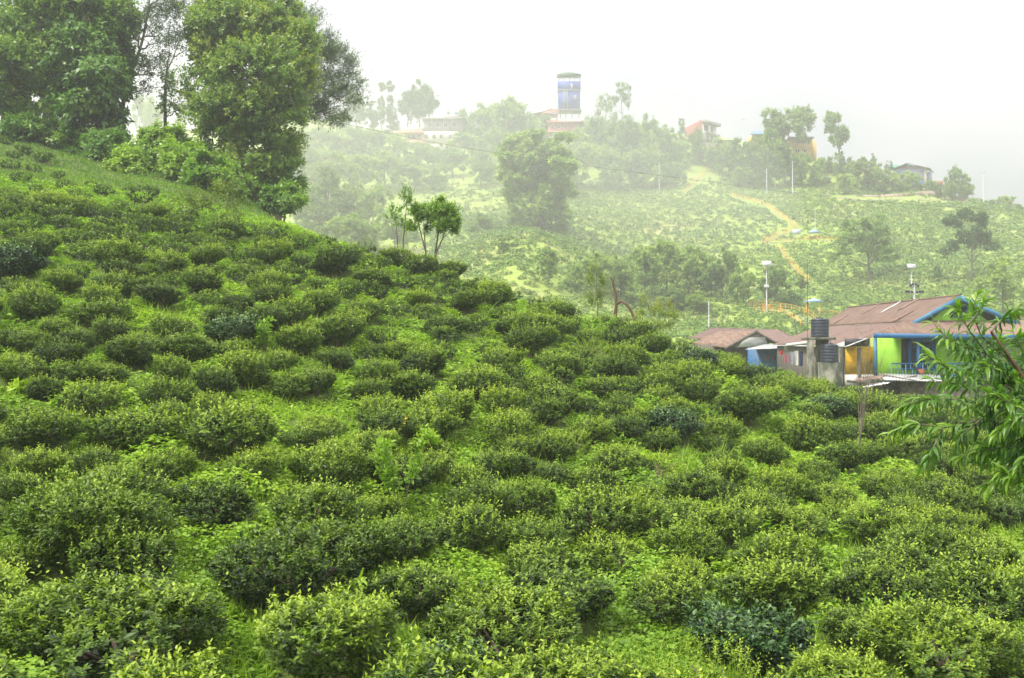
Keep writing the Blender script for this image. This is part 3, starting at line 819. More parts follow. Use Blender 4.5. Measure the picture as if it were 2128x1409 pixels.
# small trees standing on the crest
def crest_foot(px, d):
    x = (px - CX) / FPX * d
    return np.array((x, d, float(H(x, d))))
CR = "small trees along the crest"
photo_tree("clipped_tree", 41, "small tree with a dense round light-topped head on a forked bare trunk at the crest", "tree", crest_foot(908, 36.5), 36.5,
    [(905, 530, 0), (910, 490, 0), (916, 455, 0)], [(916,448,28,26,0),(905,462,20,18,0),(932,460,16,20,0),(918,430,20,12,0)], 1000, .10, M_TREE, (.36, .72), .055, M_BARK, group=CR, tl=.25, toptint=.4,
    stems=[([(907,525,0),(920,495,0),(925,475,0)], .035), ([(920,495,0),(936,480,0)], .015)])
photo_tree("clipped_tree", 42, "lopsided small tree with thin light foliage on two crooked stems, beside the round-headed one", "tree", crest_foot(887, 36.5), 36.5,
    [(884, 520, 0), (876, 490, 0), (868, 460, 0)], [(864,448,14,18,0),(876,440,14,10,0),(872,468,16,10,0)], 300, .10, M_TREE, (.40, .70), .04, M_BARK, group=CR, tl=.25, shell=.3,
    stems=[([(885,525,0),(882,490,0),(880,462,0)], .03)])
photo_tree("sparse_sapling", 43, "tall thin sapling with a sparse pointed tuft of leaves, left of the clipped trees", "tree", crest_foot(836, 36), 36,
    [(838, 500, 0), (843, 450, 0), (845, 415, 0)], [(843,418,14,14,0),(836,410,8,8,0),(852,406,8,7,0),(832,465,7,9,0),(846,485,8,10,0)], 70, .10, M_TREE, (.42, .62), .03, M_BARK, group=CR, tl=.3, up=.9, shell=.2, spread=.5, limbs=True)
photo_tree("sparse_sapling", 44, "wispy short sapling with upright feathery twigs, leftmost on the crest", "tree", crest_foot(828, 36.2), 36.2,
    [(826, 500, 0), (824, 470, 0), (820, 440, 0)], [(820,445,8,12,0),(812,458,6,9,0),(826,462,6,8,0)], 40, .10, M_TREE, (.5, .7), .025, M_BARK, group=CR, tl=.3, up=.9, shell=.2, spread=.5)
photo_tree("feathery_shrub", 45, "upright yellow-green feathery shrub beside the dead forked stump on the crest", "shrub", crest_foot(1242, 33.5), 33.5,
    [(1242, 640, 0), (1240, 600, 0)], [(1238,600,17,32,0),(1248,585,10,20,0),(1230,580,10,18,0),(1245,630,20,22,0)], 330, .085, M_YFEATH, (.05, .45), .02, M_BARK, tl=.3, up=1.3, lw=.2, spread=.5, shell=.2, limbs=False)
photo_tree("yellow_shrub", 46, "airy yellow-leaved shrub on the crest right of the dead branch", "shrub", crest_foot(1372, 33), 33,
    [(1372, 670, 0), (1370, 645, 0)], [(1370,650,30,22,0),(1385,672,24,18,0),(1350,668,22,16,0),(1392,645,12,12,0),(1345,635,10,12,0)], 230, .085, M_YFEATH, (.3, .8), .02, M_BARK, tl=.3, up=.9, lw=.32, spread=.8, shell=.2)

# dead forked branch
f = crest_foot(1278, 32.5); D = f[1]
root = empty("dead_branch_stump", f)
tag(root, "dead bare stump forking into a tall crooked stem and a bent drooping arm", "dead tree")
g = Geo()
g.tube([f - np.array((0, 0, .2)), P(1279, 650, D), P(1281, 630, D), P(1279, 610, D), P(1274, 592, D), P(1271, 578, D), P(1266, 572, D)], [.07, .06, .05, .04, .032, .022, .01], 7)
g.tube([P(1274, 592, D), P(1276, 578, D), P(1277, 572, D)], [.02, .014, .008], 5)
g.build("main_stem", M_BARKB, root, smooth=True)
g = Geo()
g.tube([P(1281, 632, D), P(1292, 626, D - .1), P(1304, 634, D - .2), P(1312, 648, D - .2), P(1318, 664, D - .3), P(1330, 678, D - .4)], [.045, .045, .05, .045, .035, .02], 7)
g.tube([P(1310, 644, D - .2), P(1316, 640, D - .2), P(1321, 636, D - .2)], [.015, .01, .005], 5)
g.build("bent_arm", M_BARKB, root, smooth=True)

# ------------------------------------------------------------------ the thin bare shrub in front of the houses
f = ground_hit(1778, 976, 10); D = f[1]
root = empty("bare_shrub", f); tag(root, "tall bare shrub of thin upright brown twigs in front of the yellow wall", "shrub")
rs = np.random.default_rng(77)
g = Geo()
g.tube([f - np.array((0, 0, .1)), P(1785, 925, D), P(1793, 875, D), P(1798, 835, D)], [.030, .022, .013, .006], 7)
g.build("stem", M_BARK, root, smooth=True)
g = Geo()
for k in range(20):
    py0 = rs.uniform(845, 930); px0 = 1785 + (925 - py0) * .15
    top = (rs.normal(1812, 20), rs.uniform(650, 800), D + rs.normal(0, .35))
    mid = ((px0 + top[0]) / 2 + rs.normal(-3, 5), (py0 + top[1]) / 2, D + rs.normal(0, .15))
    pl = np.array([P(px0, py0, D), P(*mid), P(*top)])
    g.tube(pl, [.0045, .0035, .0015], 4)
    for q in range(3):
        t = rs.uniform(.3, .95); a = pl[1] * (1 - t) + pl[2] * t
        g.tube([a, a + np.array((rs.normal(0, .10), rs.normal(0, .1), rs.uniform(.1, .35)))], [.004, .002], 3)
g.build("twigs", M_BARK, root)
g = Geo()
nn = 90
pos = np.array([P(rs.normal(1805, 20), rs.uniform(690, 900), D + rs.normal(0, .3)) for _ in range(nn)])
g.leaves(LEAF_QUAD, pos, rs.normal(0, 1, (nn, 3)) - UP * .4, UP + rs.normal(0, .5, (nn, 3)), rs.uniform(.03, .06, nn), rs.uniform(.012, .02, nn), rs.uniform(.3, .9, nn))
g.build("leaves", M_YFEATH, root, tint=True)

# ------------------------------------------------------------------ the lance-leaved tree at the right edge, close to the camera
root = empty("lance_leaved_tree", (4.35, 6.6, float(H(4.35, 6.6))))
tag(root, "close tree with long drooping lance-shaped leaves reaching in before the green house", "tree")
rs = np.random.default_rng(88)
g = Geo()
F0 = np.array((4.35, 6.6, float(H(4.35, 6.6))))
main = [F0 - UP * .2, P(2290, 1250, 6.5), P(2240, 1000, 6.4), P(2170, 860, 6.3), P(2110, 760, 6.25), P(2060, 690, 6.2)]
g.tube(main, [.06, .045, .034, .022, .014, .008], 8)
g.build("trunk", M_BARKB, root, smooth=True)
BR = [  # photograph pixels and depth of each leafy shoot, from its fork to its tip
 [(2170,860,6.3),(2110,800,6.1),(2050,735,6.0),(2010,680,5.95),(1985,640,5.9)],
 [(2110,760,6.25),(2040,700,6.2),(2020,650,6.2),(2030,615,6.2)],
 [(2060,690,6.2),(2085,660,6.3),(2120,640,6.4)],
 [(2170,860,6.3),(2090,820,5.9),(2020,790,5.8),(1960,760,5.7),(1930,740,5.7)],
 [(2170,860,6.3),(2080,850,6.0),(1990,830,5.9),(1920,830,5.8),(1875,850,5.8)],
 [(2200,930,6.35),(2120,890,6.2),(2040,870,6.1),(1970,890,6.1),(1900,880,6.1),(1850,900,6.1)],
 [(2200,930,6.35),(2140,930,6.0),(2070,930,5.9),(2000,950,5.9)],
 [(2170,860,6.3),(2130,780,6.5),(2110,720,6.6),(2130,690,6.6)],
 [(2240,1000,6.4),(2150,980,6.0),(2090,985,5.9),(2050,1010,5.9)],
 [(2110,800,6.1),(2070,770,6.0),(2050,760,5.9)],
 [(2130,780,6.5),(2090,750,6.6),(2060,740,6.7)],
 [(2050,735,6.0),(2000,720,5.9),(1960,700,5.85)],
 [(2240,1000,6.4),(2180,900,6.1),(2120,850,6.0),(2100,830,5.9)],
 [(2010,680,5.95),(2040,640,5.9),(2045,620,5.9)],
 [(1960,890,6.1),(1940,930,6.0),(1925,960,6.0)],
 [(2200,930,6.35),(2170,780,6.4),(2150,730,6.5)],
 [(2110,800,6.1),(2020,745,6.3),(1955,690,6.4),(1940,672,6.4)],
 [(2080,850,6.0),(2000,800,6.2),(1935,790,6.3)],
 [(2120,890,6.2),(2060,830,6.4),(2010,850,6.4)],
 [(2200,930,6.35),(2160,860,5.8),(2110,870,5.7),(2070,900,5.7)], [(2200,930,6.35),(2130,800,6.6),(2080,790,6.7),(2030,760,6.8)], [(2240,1000,6.4),(2170,940,5.8),(2130,950,5.7),(2100,990,5.7)],
 [(2170,860,6.3),(2100,790,6.6),(2070,730,6.7),(2080,700,6.7)], [(2240,1000,6.4),(2190,960,6.6),(2120,920,6.7),(2060,960,6.7)], [(2200,930,6.35),(2140,840,6.0),(2095,860,5.8)],
 [(2140,840,6.0),(2090,800,6.0),(2045,830,5.9)], [(2130,780,6.5),(2125,730,6.4),(2105,690,6.4)], [(2080,790,6.7),(2010,780,6.7),(1965,800,6.7)],
 [(2040,870,6.1),(2000,905,6.0),(1985,940,6.0)],
]
tw = Geo(); lf = Geo()
MN = np.array([P(2290, 1250, 6.5), P(2240, 1000, 6.4), P(2170, 860, 6.3), P(2110, 760, 6.25)])
for _ in range(18):
    px_ = 2160 - abs(rs.normal(0, 1)) * 85; lo_ = 740 if px_ > 1960 else 780
    tip = (max(px_, 1880), rs.uniform(lo_, 1010), rs.uniform(5.7, 6.9))
    st_ = MN[rs.integers(3)] * (1 - (u_ := rs.uniform(0, 1))) + MN[rs.integers(1, 4)] * u_
    sx, sy = proj(st_); 
    BR.append([(sx, sy, st_[1]), (sx * .6 + tip[0] * .4, sy * .6 + tip[1] * .4 - 25, st_[1] * .6 + tip[2] * .4), (sx * .25 + tip[0] * .75, sy * .25 + tip[1] * .75 - 22, tip[2]), tip])
for br in BR:
    q = np.array([P(*p) for p in br]); m = len(q)
    s = np.linspace(0, m - 1, m * 3); qq = np.stack([np.interp(s, np.arange(m), q[:, i]) for i in range(3)], 1)
    tw.tube(qq, np.linspace(.006, .002, len(qq)), 5)
    segs = np.linalg.norm(np.diff(qq, axis=0), axis=1); L = segs.sum()
    nlv = int(L / .0100)
    t = np.sort(1 - rs.uniform(0, 1, nlv) ** 1.25 * .85); cum = np.concatenate([[0], np.cumsum(segs)]) / L
    pos = np.stack([np.interp(t, cum, qq[:, i]) for i in range(3)], 1)
    dr = unit(np.gradient(pos, axis=0) + 1e-6)
    side = unit(np.cross(dr, UP + rs.normal(0, .3, (nlv, 3))))
    ang = np.arange(nlv) * 2.4 + rs.uniform(0, 6)
    rad = np.cos(ang)[:, None] * side + np.sin(ang)[:, None] * unit(np.cross(side, dr))
    ax = dr * (.55 + .5 * (t ** 4))[:, None] + rad * .75 - UP * .26
    nr = UP + rs.normal(0, .35, (nlv, 3))
    sz = rs.uniform(.06, .118, nlv)
    tint = np.clip(.24 + .55 * t ** 3 + rs.normal(0, .12, nlv), 0, 1)
    lf.leaves(LEAF_LONG, pos, ax, nr, sz, sz * rs.uniform(.17, .24, nlv), tint)
tw.build("branches", M_BARK, root, smooth=True)
lf.build("leaves", M_PEACH, root, tint=True, smooth=False)

# ------------------------------------------------------------------ weeds that stand out among the bushes
def tall_weed(label, px, pyb, pyt, wpx, mat, tint, n, leaf, seed, name="tall_weed", up=.9, cat="weed", lw=.45):
    rs = np.random.default_rng(seed)
    f = ground_hit(px, pyb, 5); D = f[1]; k = D / FPX
    root = empty(name, f); tag(root, label, cat)
    st = Geo(); g = Geo()
    hgt = (pyb - pyt) * k; wd = wpx * k / 2
    m = max(4, n // 40)
    tips = np.stack([rs.normal(0, wd * .5, m), rs.normal(0, wd * .5, m), hgt * rs.uniform(.7, 1.0, m)], 1) + f
    for t_ in tips:
        st.tube([f, (f + t_) / 2 + rs.normal(0, .03, 3), t_], [.012, .008, .004], 5)
    k_ = rs.integers(m, size=n); u = rs.uniform(.35, 1, n) ** .8
    base = f + (tips[k_] - f) * u[:, None]
    axis = rs.normal(0, .6, (n, 3)) + UP * up
    sprays(g, rs, base, axis, leaf * 1.2, 5, leaf, lw, tint, tint + .25, LEAF_FOLD)
    st.build("stems", M_TWIG, root); g.build("leaves", mat, root, tint=True)
    return root
tall_weed("tall soft light-green weed towering over the bushes in mid slope, palmate leaves", 832, 1085, 905, 150, M_WEED, .35, 120, .10, 61)
tall_weed("bright yellow-green leafy weed topping the bush beside the tall soft weed", 905, 960, 892, 90, M_WEED, .55, 40, .13, 62)
tall_weed("pale broad-leaved weed poking out at the front between two low bushes", 690, 1300, 1225, 90, M_WEED, .35, 26, .13, 63)
tall_weed("star of three long light-green leaves against the dark tea bush", 428, 1075, 1030, 45, M_WEED, .45, 4, .16, 64, up=.2, lw=.3)
tall_weed("leafy light-green weed hugging a dark bush near the bottom edge", 1850, 1370, 1245, 110, M_WEED, .25, 60, .10, 65)
tall_weed("yellow-green weed beside the big glossy bush on the upper slope", 552, 735, 672, 50, M_WEED, .3, 40, .14, 66)
tall_weed("low spreading yellow-green weed at the left edge of the slope", 45, 830, 800, 80, M_WEED, .6, 36, .14, 67, up=.4)
tall_weed("brownish grassy weed under the blue wall of the low house", 1590, 835, 790, 60, M_YFEATH, .15, 60, .10, 68)
tall_weed("pale leafy weed near the foot of the dead forked stump", 1235, 712, 660, 70, M_TREE, .6, 70, .10, 69)
# yellow flower spike
f = ground_hit(838, 940, 8); D = f[1]
root = empty("yellow_flower", f); tag(root, "small spike of yellow flowers on a thin stalk above the weeds", "flower")
g = Geo(); g.tube([f, P(840, 900, D), P(841, 862, D)], [.008, .006, .003], 5); g.build("stalk", M_TWIG, root)
g = Geo(); nn = 26
pos = np.array([P(rs.normal(840, 3), rs.uniform(864, 886), D + rs.normal(0, .03)) for _ in range(nn)])
g.leaves(LEAF_QUAD, pos, rs.normal(0, 1, (nn, 3)), rs.normal(0, 1, (nn, 3)), np.full(nn, .04), np.full(nn, .03), np.full(nn, .5))
g.build("petals", solid("yellow_petal", (.80, .70, .03), .6, (.75, .62, .03)), root, tint=True)
# clumps of arching grass blades
for i, (px, py, lab) in enumerate([(20,660,"arching grass clump at the left edge of the upper tea"),(1010,660,"arching grass clump under the crest hedge of tea"),(1740,930,"tuft of upright grass by the dark bush left of the bare shrub"),
                                   (1430,985,"tuft of grass below the long glossy bush"),(1500,975,"grass tuft beside the small dark bush below the glossy one"),(1965,1060,"grass tuft low on the right under the lance-leaved tree")]):
    f = ground_hit(px, py, 8)
    rs = np.random.default_rng(300 + i); n_ = 46; g = Geo()
    g.leaves(BLADE, f + rs.normal(0, .1, (n_, 3)) * np.array((1, 1, 0)), UP + rs.normal(0, .5, (n_, 3)), rs.normal(0, 1, (n_, 3)), rs.uniform(.35, .75, n_), np.full(n_, .018), rs.uniform(.35, .8, n_))
    tag(g.build("grass_tuft", M_WEED, tint=True), lab, "grass tuft", "grass tufts on the near slope")

# ------------------------------------------------------------------ the houses below the slope
M_RUST = solid("rusty_roof_sheet", (.215, .135, .10), .8, (.09, .06, .048), 3.4, .25, stretch=(.3, 1.8, .3), lo=.34, hi=.66)
M_RUST2 = solid("faded_roof_sheet", (.27, .175, .13), .8, (.13, .085, .065), 3.4, .25, stretch=(1.8, .3, .3), lo=.34, hi=.66)
M_RUST3 = solid("dull_brown_roof_sheet", (.21, .13, .105), .8, (.11, .075, .062), 3.0, .2, stretch=(.4, 1.6, .4), lo=.34, hi=.66)
M_ZINC = solid("grey_zinc_sheet", (.52, .53, .54), .45, (.30, .29, .27), 2.0, .1, metal=.3)
M_ZINCW = solid("white_zinc_sheet", (.80, .82, .85), .4, (.62, .63, .64), 1.5)
M_BLUE = solid("blue_paint", (.016, .135, .33), .5, (.012, .09, .22), 3.5)
M_BLUEL = solid("pale_blue_paint", (.06, .22, .37), .5, (.04, .15, .27), 3.0)
M_GREENW = solid("lime_green_wall", (.36, .70, .06), .8, (.27, .55, .05), 1.6, .1, lo=.3, hi=.6)
M_YELW = solid("mustard_wall", (.66, .38, .015), .85, (.28, .20, .03), 3.2, .2, lo=.28, hi=.52, detail=9)
M_WHITEW = solid("white_wall", (.66, .66, .63), .8, (.42, .41, .38), 1.8, .1)
M_SIDING = solid("white_boards", (.62, .62, .60), .7, (.46, .46, .44), 2.5, stretch=(.3, .3, 6))
M_CONC = solid("stained_concrete", (.27, .26, .21), .92, (.06, .07, .045), 2.6, .4, stretch=(1, 1, .45), lo=.40, hi=.66)
M_STONE = solid("stone_wall", (.25, .22, .17), .95, (.09, .08, .06), 4.5, .8)
M_TANK = solid("black_plastic", (.018, .024, .042), .42, (.028, .034, .052), 2.0, spec=.5)
M_DARKIN = solid("dark_opening", (.02, .022, .03), .5, (.03, .03, .035), 2.0)
M_GLASS = solid("window_glass", (.03, .04, .05), .12, (.05, .06, .07), 1.5, spec=.7)
M_WOOD = solid("weathered_plank", (.20, .17, .14), .9, (.09, .08, .07), 3.0, .3, stretch=(4, 4, .4))
M_CLOTH1 = solid("grey_lilac_cloth", (.36, .35, .42), .9)
M_CLOTH2 = solid("red_cloth", (.55, .04, .04), .9)
M_CLOTH3 = solid("white_cloth", (.72, .72, .72), .9)
M_CLOTH4 = solid("pink_cloth", (.45, .16, .2), .9)
M_CLOTH5 = solid("navy_cloth", (.03, .04, .10), .9)
M_PVC = solid("white_pipe", (.62, .62, .60), .4, (.48, .48, .46), 4)

def corrugated(quad, pitch=.16, amp=.022, th=.012, nv=8, sag=0.):
    """A corrugated sheet roof between eave a-b and ridge d-c (quad a, b, c, d), ribs running from eave to ridge."""
    a, b, c, d = [np.asarray(v, float) for v in quad]
    L = max(np.linalg.norm(b - a), np.linalg.norm(c - d))
    nu = max(6, int(L / pitch) * 4)
    u = np.linspace(0, 1, nu + 1); v = np.linspace(0, 1, nv + 1)
    U, Vv = np.meshgrid(u, v, indexing='ij')
    p = (a * (1 - U[..., None]) * (1 - Vv[..., None]) + b * U[..., None] * (1 - Vv[..., None]) + c * U[..., None] * Vv[..., None] + d * (1 - U[..., None]) * Vv[..., None])
    nrm = np.cross(b - a, d - a); nrm = nrm / np.linalg.norm(nrm)
    if nrm[2] < 0: nrm = -nrm
    lap = (np.floor(Vv * 3.999) % 2) * .012
    off = amp * np.sin(U * L / pitch * 2 * math.pi) + lap + .02 * (vnoise(U * 9, Vv * 5, 3) - .5)
    top = p + nrm * off[..., None]
    bot = top - nrm * th
    n1, n2 = U.shape
    i, j = np.meshgrid(np.arange(n1 - 1), np.arange(n2 - 1), indexing='ij')
    q = np.stack([i * n2 + j, (i + 1) * n2 + j, (i + 1) * n2 + j + 1, i * n2 + j + 1], -1).reshape(-1, 4)
    VV = np.concatenate([top.reshape(-1, 3), bot.reshape(-1, 3)])
    q2 = q[:, ::-1] + n1 * n2
    F = [tuple(x) for x in q] + [tuple(x) for x in q2]
    def idx(i_, j_): return i_ * n2 + j_
    N = n1 * n2
    for k in range(n1 - 1):
        F.append((idx(k, 0), idx(k, 0) + N, idx(k + 1, 0) + N, idx(k + 1, 0)))
        F.append((idx(k + 1, n2 - 1), idx(k + 1, n2 - 1) + N, idx(k, n2 - 1) + N, idx(k, n2 - 1)))
    for k in range(n2 - 1):
        F.append((idx(0, k + 1), idx(0, k + 1) + N, idx(0, k) + N, idx(0, k)))
        F.append((idx(n1 - 1, k), idx(n1 - 1, k) + N, idx(n1 - 1, k + 1) + N, idx(n1 - 1, k + 1)))
    return VV, F

def roof(parent, quad, mat, name="roof", **k):
    g = Geo(); g.faces(*corrugated(quad, **k)); return g.build(name, mat, parent)

def quadbox(parent, name, a, b, z0, z1, th, mat):
    """A wall of thickness th standing on the ground line a-b (x, y), thickness away from the viewer."""
    a = np.array(a, float); b = np.array(b, float); d = b - a; nrm = np.array((-d[1], d[0])); nrm = nrm / np.linalg.norm(nrm) * th
    c4 = [a, b, b + nrm, a + nrm]
    g = Geo(); g.hexa([(p[0], p[1], z0) for p in c4], [(p[0], p[1], z1) for p in c4]); return g.build(name, mat, parent)

def window(parent, x0, x1, z0, z1, y, frame, glass, bars=2, fw=.07, name="window", depth=.06):
    """A framed window on a wall whose face is the plane y: the frame, mullions; its panes are a sub-part."""
    g = Geo()
    g.box((x0, y - depth, z0), (x0 + fw, y - .004, z1)); g.box((x1 - fw, y - depth, z0), (x1, y - .004, z1))
    g.box((x0 + fw, y - depth, z1 - fw), (x1 - fw, y - .004, z1)); g.box((x0 + fw, y - depth, z0), (x1 - fw, y - .004, z0 + fw))
    for k in range(1, bars):
        xm = x0 + (x1 - x0) * k / bars
        g.box((xm - fw * .45, y - depth * .9, z0 + fw), (xm + fw * .45, y - .004, z1 - fw))
    w = g.build(name, frame, parent)
    p = Geo(); p.box((x0 + fw, y - .022, z0 + fw), (x1 - fw, y - .008, z1 - fw)); p.build("pane", glass, w)
    return w

# --- main house: green front with a veranda, long rusty roof running away from the viewer
GH = empty("green_house", (22.5, 56.5, -3.4))
tag(GH, "lime green house with a long rusty corrugated roof, blue trim and a railed veranda", "house")
RA, RB = np.array((25.15, 55.95, 2.42)), np.array((26.1, 77, 2.42))
LA, LB = np.array((22.55, 55.95, 1.0)), np.array((23.6, 77, 1.0))
RRA, RRB = np.array((28.35, 55.95, .95)), np.array((29.4, 77, .95))
roof(GH, (LA, LB, RB, RA), M_RUST, nv=10)
roof(GH, (RRA, RRB, RB + UP * .0, RA + UP * .0), M_RUST)
g = Geo(); g.tube([RA - np.array((0, .1, -.04)), RB + np.array((0, .1, .04))], .07, 6); g.build("ridge_cap", M_RUST2, GH)
# lighter patched sheets
for k, (t0, t1, s0, s1) in enumerate([(.44, .462, .45, .98), (.15, .168, .0, .45), (.64, .66, .5, 1.0), (.30, .32, .55, 1.0), (.80, .815, .0, .5)]):
    def bil(t, s): return (LA * (1 - t) + LB * t) * (1 - s) + (RA * (1 - t) + RB * t) * s + np.array((-.02, 0, .055))
    roof(GH, (bil(t0, s0), bil(t1, s0), bil(t1, s1), bil(t0, s1)), M_ZINC if k == 0 else M_RUST2, name="roof_patch", nv=3)
# lean-to along the left side
EA, EB = np.array((18.75, 55.3, -.36)), np.array((20.2, 77, -.42))
roof(GH, (EA, EB, LB - UP * .05, np.array((22.4, 55.9, .93))), M_RUST3, name="lean_to_roof", nv=6)
roof(GH, (np.array((18.5, 55.1, -.42)), np.array((19.0, 60.5, -.44)), np.array((20.3, 60.5, .0)), np.array((19.75, 55.2, .02))), M_ZINC, name="lean_to_edge_sheet", nv=2)
# skirt roof over the veranda
SA, SB = np.array((19.55, 53.7, .30)), np.array((33.2, 53.7, .14))
roof(GH, (SA, SB, np.array((31.6, 56.2, 1.02)), np.array((22.2, 56.2, 1.04))), M_RUST2, name="veranda_roof", nv=4)
g = Geo(); g.faces([SA + UP * .0, np.array((22.2, 56.2, 1.02)), np.array((21.8, 57.0, .72)), np.array((19.6, 56.2, .05))], [(0, 1, 2, 3), (3, 2, 1, 0)])
# fascia boards
g = Geo(); g.hexa([SA + np.array((-.05, -.06, -.24)), SB + np.array((0, -.06, -.24)), SB + np.array((0, .0, -.24)), SA + np.array((-.05, .0, -.24))],
                  [SA + np.array((-.05, -.06, .02)), SB + np.array((0, -.06, .02)), SB + np.array((0, 0, .02)), SA + np.array((-.05, 0, .02))]); g.build("fascia", M_BLUE, GH)
for A, B in ((RA, LA), (RA, RRA)):
    d = (B - A); B2 = A + d * 1.06
    g = Geo(); y0, y1 = 55.72, 55.84
    g.hexa([(A[0], y0, A[2] - .26), (B2[0], y0, B2[2] - .26), (B2[0], y1, B2[2] - .26), (A[0], y1, A[2] - .26)],
           [(A[0], y0, A[2] + .03), (B2[0], y0, B2[2] + .03), (B2[0], y1, B2[2] + .03), (A[0], y1, A[2] + .03)])
    g.build("barge_board", M_BLUEL, GH)
# gable
g = Geo(); yg = 56.35
g.hexa([(22.75, yg + .01, .13), (28.2, yg + .01, .13), (28.2, yg + .15, .13), (22.75, yg + .15, .13)], [(25.10, yg + .01, 2.3), (25.2, yg + .01, 2.3), (25.2, yg + .15, 2.3), (25.10, yg + .15, 2.3)])
g.build("gable_wall", M_GREENW, GH)
window(GH, 24.75, 25.75, 1.22, 1.86, yg, M_BLUE, M_DARKIN, 2, name="gable_window")
# front wall, side wall
yw = 55.0
quadbox(GH, "front_wall", (20.25, yw), (33.4, yw), -2.2, .12, .2, M_GREENW)
quadbox(GH, "right_front_panel", (25.9, yw - .02), (27.6, yw - .02), -1.0, .10, .016, M_WHITEW)
g = Geo(); g.hexa([(19.25, 55.45, -3.9), (19.45, 55.45, -3.9), (20.7, 77, -3.9), (20.5, 77, -3.9)], [(19.25, 55.45, -.48), (19.45, 55.45, -.48), (20.7, 77, -.52), (20.5, 77, -.52)]); g.build("side_wall", M_WOOD, GH)
quadbox(GH, "yellow_wall", (18.62, 55.5), (20.24, 55.5), -1.98, -.42, .16, M_YELW)
quadbox(GH, "wall_base", (18.60, 55.47), (20.24, 55.47), -2.65, -1.985, .2, M_WHITEW)
quadbox(GH, "lean_to_gap_shade", (18.62, 55.62), (20.0, 55.62), -.415, .02, .12, M_DARKIN)  # dark sheet painting the shade in the open gap under the lean-to roof
quadbox(GH, "grey_end_wall", (17.45, 55.75), (18.6, 55.75), -3.4, -.50, .15, M_CONC)
# door with its blue frame and shutters, set in the green wall
g = Geo(); zf = -2.18
g.box((21.78, yw - .09, -1.75), (21.98, yw - .003, .02)); g.box((23.15, yw - .09, -1.75), (23.33, yw - .003, .02)); g.box((21.98, yw - .09, -.17), (23.15, yw - .003, .02)); g.box((21.98, yw - .085, -.50), (23.15, yw - .003, -.40)); g.box((22.5, yw - .085, -1.75), (22.64, yw - .003, -.50)); g.V = [v * np.array((.975, 1, .975)) + np.array((.62, 0, 0)) for v in g.V]
wv = g.build("window", M_BLUE, GH)
g = Geo(); g.box((21.985, yw - .03, -1.74), (22.495, yw - .01, -.505)); g.box((22.645, yw - .03, -1.74), (23.145, yw - .01, -.505)); g.box((21.985, yw - .03, -.395), (23.145, yw - .01, -.175)); g.V = [v * np.array((.975, 1, .975)) + np.array((.62, 0, 0)) for v in g.V]; g.build("pane", M_DARKIN, wv)
g = Geo()
for k in range(8): g.box((21.99, yw - .055, -1.66 + k * .145), (22.49, yw - .032, -1.635 + k * .145)); g.box((22.65, yw - .055, -1.66 + k * .145), (23.14, yw - .032, -1.635 + k * .145))
g.V = [v * np.array((.975, 1, .975)) + np.array((.62, 0, 0)) for v in g.V]; g.build("grille", M_BLUE, wv)
g = Geo(); g.box((21.42, yw - .06, -1.75), (21.77, yw - .004, .0)); g.V = [v * np.array((.975, 1, .975)) + np.array((.62, 0, 0)) for v in g.V]; g.build("shutter", M_DARKIN, GH)
# posts and veranda floor
for x in (19.68, 22.0, 24.9, 28.0, 31.0):
    g = Geo(); g.box((x - .07, 53.85, -2.15), (x + .07, 53.99, .06)); g.build("veranda_post", M_BLUEL if x < 21 else M_BLUE, GH)
g = Geo(); g.box((19.9, 53.7, -2.32), (33.4, yw, -2.15)); g.build("veranda_floor", M_CONC, GH)
g = Geo(); g.box((19.95, 53.9, -4.2), (33.4, 54.1, -2.325)); g.build("plinth", M_STONE, GH)
# railing: bars with a simple geometric pattern
g = Geo(); x0, x1, yr = 20.55, 33.0, 53.92
g.bar((x0, yr, -1.33), (x1, yr, -1.33), .035); g.bar((x0, yr, -2.02), (x1, yr, -2.02), .03); g.bar((x0, yr, -1.62), (x1, yr, -1.62), .018)
x = x0; k = 0
while x < x1:
    ph = k % 6
    if ph in (0, 3): g.bar((x, yr, -2.1), (x, yr, -1.33), .028)
    elif ph in (1, 2, 4): g.bar((x, yr, -1.62), (x, yr, -1.33), .016); g.bar((x + .1, yr, -2.02), (x + .1, yr, -1.62), .016)
    else: g.bar((x, yr, -2.02), (x + .32, yr, -1.35), .018); g.bar((x + .32, yr, -2.02), (x, yr, -1.35), .018)
    x += .26 if ph != 5 else .4; k += 1
g.build("railing", M_BLUEL, GH)
# flower pot on the railing
pot = Geo(); pot.tube([(22.1, 53.75, -1.85), (22.1, 53.75, -1.62)], [.12, .17], 10); po = pot.build("flower_pot", solid("terracotta", (.30, .09, .05), .8)); tag(po, "small brown flower pot hanging at the veranda railing", "flower pot")

# --- sheds' loose sheets and stone wall in front
SH = empty("lean_shed", (20.6, 50.5, -3.3)); tag(SH, "low shed roofed with loose weathered and white metal sheets below the veranda", "shed")
roof(SH, (P(1790, 806, 50.6), P(1846, 796, 50.2), P(1866, 786, 52), P(1806, 795, 52.4)), M_ZINCW, name="white_roof_sheet", nv=2)
roof(SH, (P(1838, 789, 50.5), P(1958, 793, 50.5), P(1952, 779, 53.2), P(1826, 777, 53.2)), M_ZINC, name="roof", nv=3)
roof(SH, (P(1772, 792, 51), P(1830, 786, 51), P(1842, 778, 52.6), P(1786, 785, 52.6)), M_RUST2, name="rusty_roof_sheet", nv=2)
g = Geo(); g.tube([P(1832, 779, 52.4), P(1905, 792, 50.3)], .05, 6); g.tube([P(1800, 800, 50.6), P(1905, 781, 52)], .04, 6); g.build("loose_pole", M_WOOD, SH)
g = Geo(); a, b = P(1872, 795, 51.2), P(1958, 797, 51.2)
g.box((a[0], 51.2, -4.2), (b[0], 51.6, a[2])); g.box((P(1800, 800, 51.6)[0], 51.6, -4.2), (a[0] - .01, 51.75, -2.45)); g.build("wall", M_STONE, SH)
